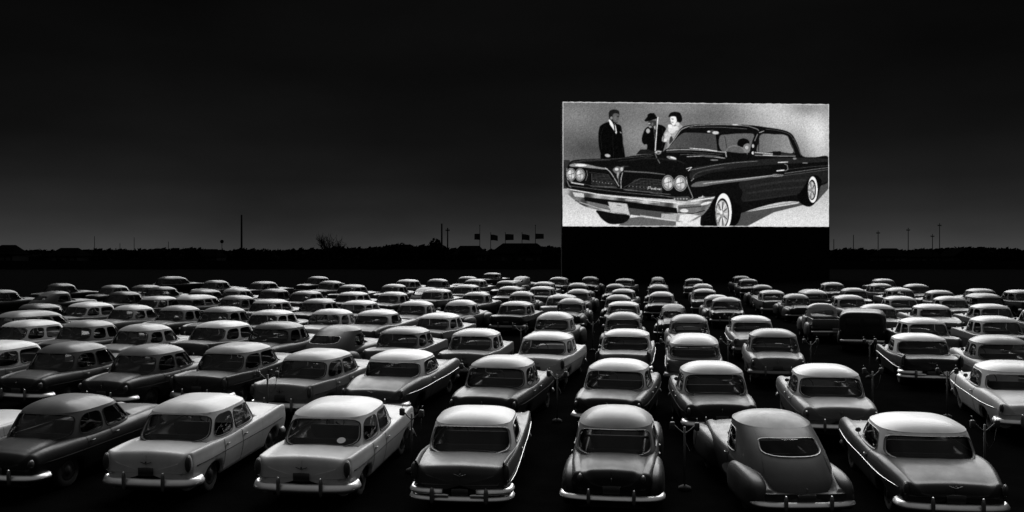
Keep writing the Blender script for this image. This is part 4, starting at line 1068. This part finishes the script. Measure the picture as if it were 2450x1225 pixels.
# lower trim and bumper
line([(120, 655), (300, 690), (540, 712), (700, 735), (980, 800)], 3, .35); line([(130, 690), (500, 735), (900, 770), (1000, 790)], 4, .4); poly([(870, 770), (990, 762), (1010, 780), (980, 800), (900, 795)], .25)
for k in range(5): ell(890 + 22 * k, 782, 7, 6, .6)
line([(140, 665), (175, 672), (230, 680)], 8, .75); line([(1065, 772), (1110, 768)], 5, .8)
poly(smooth([(84, 712), (130, 715), (400, 765), (700, 790), (930, 815), (1010, 790), (1100, 770), (1192, 764), (1180, 800), (1140, 850), (1090, 905), (1010, 950), (930, 955), (780, 925), (560, 895), (420, 880), (250, 845), (160, 790), (90, 725)], 4), lambda x, y: .46 + .14 * np.sin(x * .021) + .1 * np.sin(x * .05 + y * .03) + .12 * (x > 880))
poly([(230, 770), (560, 805), (905, 850), (912, 890), (700, 868), (430, 840), (240, 800)], .05); poly([(150, 735), (230, 745), (235, 775), (165, 768)], .72); line([(135, 716), (400, 762), (700, 792), (920, 815)], 7, .82)
line([(170, 795), (260, 830), (420, 862), (640, 890), (780, 915)], 10, .34); poly([(250, 800), (400, 830), (420, 860), (260, 830)], .42)
poly([(404, 805), (545, 820), (566, 905), (430, 885)], .68); line([(545, 822), (568, 905)], 5, .3); line([(470, 830), (500, 834)], 4, .3); line([(450, 885), (540, 896)], 3, .3)
poly([(560, 850), (800, 880), (800, 930), (570, 900)], .30); poly([(795, 890), (905, 898), (900, 945), (790, 932)], .62)
poly([(915, 830), (1060, 820), (1090, 830), (1080, 860), (1010, 895), (915, 885)], .42); line([(920, 850), (1085, 838)], 5, .12); line([(915, 882), (1020, 892), (1110, 868)], 6, .10); line([(1010, 800), (1180, 772)], 8, .85); poly([(930, 900), (1060, 905), (1080, 900), (1000, 945), (920, 945)], .8)
# wheels
poly(smooth([(325, 868), (450, 890), (560, 905), (545, 945), (500, 966), (420, 968), (365, 935), (338, 900)], 4), .05)
poly(smooth([(1105, 985), (1115, 930), (1150, 830), (1195, 755), (1235, 735), (1280, 750), (1330, 800), (1380, 850), (1330, 985)], 4), .035)
ell(1248, 880, 60, 140, .92); ell(1240, 888, 50, 112, .08); ell(1238, 892, 45, 100, .66)
for k in range(14):
    a = 2 * PI * k / 14; line([(1236 + 12 * math.cos(a), 892 + 28 * math.sin(a)), (1236 + 40 * math.cos(a), 892 + 90 * math.sin(a))], 5, .12 if k % 2 else .9)
ell(1236, 892, 16, 34, .55); ell(1232, 880, 9, 16, .85)
for k in range(9): line([(1120 + 4 * k, 940 - 24 * k), (1150 + 4 * k, 930 - 24 * k)], 3, .14)
poly(smooth([(1795, 770), (1850, 680), (1880, 630), (1930, 600), (1975, 640), (1965, 690), (1940, 790), (1890, 836), (1830, 820)], 4), .035)
ell(1910, 710, 36, 98, .9); ell(1905, 712, 30, 76, .08); ell(1902, 714, 26, 66, .6)
for k in range(10):
    a = 2 * PI * k / 10; line([(1901 + 6 * math.cos(a), 714 + 16 * math.sin(a)), (1901 + 23 * math.cos(a), 714 + 58 * math.sin(a))], 4, .15 if k % 2 else .85)
ell(1900, 712, 9, 20, .5)
line([(150, 514), (260, 506), (420, 498)], 6, .24, .8); line([(560, 500), (700, 484), (900, 500), (960, 520)], 10, .13, .8, sm=True)
line([(1060, 600), (1300, 566), (1600, 545)], 14, .10, .6, sm=True); line([(1450, 690), (1700, 650), (1860, 640)], 18, .19, .6, sm=True); line([(1420, 740), (1620, 712), (1840, 690)], 14, .20, .5, sm=True)
line([(1020, 640), (1040, 600), (1120, 570), (1250, 548)], 8, .28, .7, sm=True); line([(1390, 800), (1600, 770), (1790, 745)], 10, .17, .6)
line([(530, 790), (640, 800), (780, 812)], 6, .75, .9); line([(200, 808), (330, 850), (420, 870)], 5, .7, .9); line([(640, 905), (780, 925), (900, 945)], 6, .72, .9); ell(960, 870, 30, 14, .82, .9); ell(1120, 815, 40, 10, .85, .9, -.25)
line([(290, 600), (290, 650)], 3, .5); line([(110, 650), (125, 690), (140, 700)], 5, .55); ell(462, 190, 10, 16, .42, .8); ell(474, 212, 6, 5, .4); ell(728, 232, 8, 12, .42, .8)
line([(370, 262), (352, 330), (360, 420)], 3, .12); line([(500, 262), (512, 340), (514, 440)], 3, .12); line([(440, 310), (446, 480)], 3, .10); line([(800, 262), (812, 330), (795, 410)], 3, .13)
for k in range(7): ell(300 + 22 * k, 655 + 3 * k, 4, 3, .6); ell(560 + 26 * k, 690 + 2 * k, 4, 3, .5)
# worn bright rim of the picture, grain of the film
edge = np.minimum(np.minimum(UX - SX0, SX1 - UX), np.minimum(UY - SY0, SY1 - UY))
rag = 4 + 1.5 * np.sin(UX * .11) * np.sin(UY * .17 + UX * .03)
img = np.where(edge < rag, np.maximum(img, .72), img)
GW, GH = PW // 3, PH // 3
pic = img[:GH * 3, :GW * 3].reshape(GH, 3, GW, 3).mean((1, 3))
pic = (pic + .12 * (np.roll(pic, 1, 0) + np.roll(pic, -1, 0) + np.roll(pic, 1, 1) + np.roll(pic, -1, 1))) / 1.48
pic = pic + .25 * (pic - .35) * (pic > .3)
n0 = rng.normal(0, 1, pic.shape); n0 = (n0 + np.roll(n0, 1, 0) + np.roll(n0, 1, 1)) / 1.7
pic = pic + n0 * .032 * (.3 + pic)
pic = np.clip(pic, .012, .97)
lin = np.where(pic <= .04045, pic / 12.92, ((pic + .055) / 1.055) ** 2.4)
# screen tower: left edge a little nearer than the right
ZL, ZR = 133.6, 136.4
def spt(u, v):
    Y = lerp(ZL, ZR, u); x = lerp(px2x(1346.5, ZL), px2x(1983, ZR), u)
    zt = lerp(py2z(244, ZL), py2z(250, ZR), u); zb = lerp(py2z(541, ZL), py2z(542, ZR), u)
    return x, Y, lerp(zt, zb, v)
root = empty('drive_in_screen', (px2x(1665, 135), 135, ground_z(135))); o0 = Vector(root.location)
tag(root, 'huge lit drive-in screen showing a picture of a big dark car and four people', 'movie screen')
us = np.linspace(0, 1, GW + 1); vs = np.linspace(0, 1, GH + 1)
U, V = np.meshgrid(us, vs); jag = .0
c0 = [spt(0, 0), spt(1, 0), spt(0, 1), spt(1, 1)]
P3 = np.stack([(1 - U) * (1 - V) * c0[0][k] + U * (1 - V) * c0[1][k] + (1 - U) * V * c0[2][k] + U * V * c0[3][k] - o0[k] for k in range(3)], -1)
me = bpy.data.meshes.new('screen_face'); nv = (GW + 1) * (GH + 1)
idx = np.arange(nv).reshape(GH + 1, GW + 1)
quads = np.stack([idx[:-1, :-1], idx[1:, :-1], idx[1:, 1:], idx[:-1, 1:]], -1).reshape(-1, 4)
me.vertices.add(nv); me.vertices.foreach_set('co', P3.reshape(-1)); nq = len(quads)
me.loops.add(nq * 4); me.loops.foreach_set('vertex_index', quads.reshape(-1)); me.polygons.add(nq)
me.polygons.foreach_set('loop_start', np.arange(nq) * 4); me.polygons.foreach_set('loop_total', np.full(nq, 4)); me.update(); me.validate()
att = me.color_attributes.new('picture', 'FLOAT_COLOR', 'CORNER')
fc = np.repeat(lin.reshape(-1), 4); col = np.stack([fc, fc, fc, np.ones_like(fc)], -1); att.data.foreach_set('color', col.reshape(-1))
m, nt, out = nmat('projected_picture'); em = nt.nodes.new('ShaderNodeEmission'); at = nt.nodes.new('ShaderNodeAttribute'); at.attribute_name = 'picture'
nt.links.new(at.outputs['Color'], em.inputs['Color']); em.inputs['Strength'].default_value = SCREEN_STRENGTH
nt.links.new(em.outputs['Emission'], out.inputs['Surface']); me.materials.append(m)
o = bpy.data.objects.new('screen_face', me); link(o); o.parent = root
# thin torn edge of the screen cloth
rnd = random.Random(9); mb = MB()
for side in range(4):
    n = 90 if side < 2 else 44; rows = []
    for i in range(n + 1):
        t = i / n; k = rnd.uniform(.01, .09)
        if side == 0: p = spt(t, 0); q = (p[0], p[1], p[2] + k)
        elif side == 1: p = spt(t, 1); q = (p[0], p[1], p[2] - k * .8)
        elif side == 2: p = spt(0, t); q = (p[0] - k * .5, p[1], p[2])
        else: p = spt(1, t); q = (p[0] + k * .5, p[1], p[2])
        rows.append([tuple(Vector(p) - o0), tuple(Vector(q) - o0)])
    mb.grid(rows)
m2, nt, out = nmat('screen_cloth_edge'); em = nt.nodes.new('ShaderNodeEmission'); em.inputs['Color'].default_value = (.5, .5, .5, 1); nt.links.new(em.outputs['Emission'], out.inputs['Surface'])
obj('screen_edge', mb, m2, root)
# tower wall behind and under it
def wallbox(name, x0, x1, z0, z1, dy0, dy1):
    mb = MB(); vs_ = []
    for (x, u) in ((x0, 0), (x1, 1)):
        Y = lerp(ZL, ZR, u)
        for dy in (dy0, dy1):
            for z in (z0, z1): vs_.append((x - o0[0], Y + dy - o0[1], z - o0[2]))
    mb.add(vs_, [(0, 1, 3, 2), (4, 6, 7, 5), (0, 4, 5, 1), (2, 3, 7, 6), (1, 5, 7, 3), (0, 2, 6, 4)], False)
    return obj(name, mb, SCRW, root)
xl, xr = px2x(1344.5, ZL), px2x(1985, ZR); zt = py2z(242, ZL); gz = ground_z(135)
wallbox('tower_wall', xl, xr, gz, zt, .05, 2.4)
mb = MB()
for k in range(9):
    x = lerp(xl + .4, xr - .4, k / 8) - o0[0]; y = lerp(ZL, ZR, k / 8) - o0[1]
    mb.tube([(x, y + 2.4, 20), (x, y + 9, 0)], .18, 6)
obj('brace', mb, SCRW, root)
# ------------------------------------------------------------------ world, sun, camera
w = bpy.data.worlds.new('World'); scene.world = w; w.use_nodes = True; nt = w.node_tree; nt.nodes.clear()
out = nt.nodes.new('ShaderNodeOutputWorld'); bg = nt.nodes.new('ShaderNodeBackground'); tc = nt.nodes.new('ShaderNodeTexCoord'); sp = nt.nodes.new('ShaderNodeSeparateXYZ')
cr = nt.nodes.new('ShaderNodeValToRGB')
nt.links.new(tc.outputs['Generated'], sp.inputs['Vector'])
mr = nt.nodes.new('ShaderNodeMapRange'); mr.inputs['From Min'].default_value = -.02; mr.inputs['From Max'].default_value = 1.0
nt.links.new(sp.outputs['Z'], mr.inputs['Value']); nt.links.new(mr.outputs['Result'], cr.inputs['Fac'])
st = [(0, .003), (.0185, .058), (.028, .050), (.040, .036), (.06, .021), (.09, .0105), (.13, .0058), (.2, .0032), (.30, .0030), (.42, .02), (.60, SKY_TOP), (1, SKY_TOP)]
el = cr.color_ramp.elements
while len(el) > 1: el.remove(el[-1])
el[0].position = st[0][0]; el[0].color = (st[0][1],) * 3 + (1,)
for p, v in st[1:]:
    e = el.new(p); e.color = (v, v, v, 1)
# faint uneven cloud veil
n = nt.nodes.new('ShaderNodeTexNoise'); n.inputs['Scale'].default_value = 2.2; n.inputs['Detail'].default_value = 5
mp = nt.nodes.new('ShaderNodeMapping'); mp.inputs['Scale'].default_value = (1, 1, 3)
nt.links.new(tc.outputs['Generated'], mp.inputs['Vector']); nt.links.new(mp.outputs['Vector'], n.inputs['Vector'])
m2 = nt.nodes.new('ShaderNodeMapRange'); m2.inputs['From Min'].default_value = .35; m2.inputs['From Max'].default_value = .65; m2.inputs['To Min'].default_value = .65; m2.inputs['To Max'].default_value = 1.25
nt.links.new(n.outputs['Fac'], m2.inputs['Value'])
mx = nt.nodes.new('ShaderNodeMix'); mx.data_type = 'RGBA'; mx.blend_type = 'MULTIPLY'; mx.inputs['Factor'].default_value = 1
nt.links.new(cr.outputs['Color'], mx.inputs['A']); nt.links.new(m2.outputs['Result'], mx.inputs['B'])
# glow added to the unseen sky behind the camera, fills the cars' rear faces
my = nt.nodes.new('ShaderNodeMapRange'); my.interpolation_type = 'SMOOTHSTEP'; my.inputs['From Min'].default_value = .35; my.inputs['From Max'].default_value = -.35
my.inputs['To Min'].default_value = 0; my.inputs['To Max'].default_value = BACK_SKY
nt.links.new(sp.outputs['Y'], my.inputs['Value'])
mz = nt.nodes.new('ShaderNodeMapRange'); mz.interpolation_type = 'SMOOTHSTEP'; mz.inputs['From Min'].default_value = .02; mz.inputs['From Max'].default_value = .35
nt.links.new(sp.outputs['Z'], mz.inputs['Value'])
mm = nt.nodes.new('ShaderNodeMath'); mm.operation = 'MULTIPLY'; nt.links.new(my.outputs['Result'], mm.inputs[0]); nt.links.new(mz.outputs['Result'], mm.inputs[1])
ad = nt.nodes.new('ShaderNodeMix'); ad.data_type = 'RGBA'; ad.blend_type = 'ADD'; ad.inputs['Factor'].default_value = 1
nt.links.new(mx.outputs['Result'], ad.inputs['A']); nt.links.new(mm.outputs['Value'], ad.inputs['B'])
nt.links.new(ad.outputs['Result'], bg.inputs['Color']); bg.inputs['Strength'].default_value = 1.0
nt.links.new(bg.outputs['Background'], out.inputs['Surface'])
sl = bpy.data.lights.new('twilight', 'SUN'); sl.energy = SUN_E; sl.angle = math.radians(SUN_ANGLE); sl.color = (1, 1, 1)
so = bpy.data.objects.new('twilight', sl); link(so)
el_, az = math.radians(SUN_EL), math.radians(SUN_AZ)     # light comes from this elevation, azimuth measured from +y to +x
d = Vector((math.sin(az) * math.cos(el_), math.cos(az) * math.cos(el_), math.sin(el_)))
so.rotation_euler = d.to_track_quat('Z', 'Y').to_euler()
cam = bpy.data.cameras.new('camera'); co = bpy.data.objects.new('camera', cam); link(co)
co.location = (0, 0, CAMZ); co.rotation_euler = (PI / 2, 0, 0)
cam.sensor_width = 36; cam.lens = 36 * F / 2450; cam.shift_y = -(612.5 - HY) / 2450; cam.clip_end = 30000; cam.clip_start = .5
scene.camera = co
scene.render.resolution_x = 1024; scene.render.resolution_y = 512
scene.view_settings.view_transform = 'Standard'; scene.view_settings.look = 'None'; scene.view_settings.exposure = 0; scene.view_settings.gamma = 1
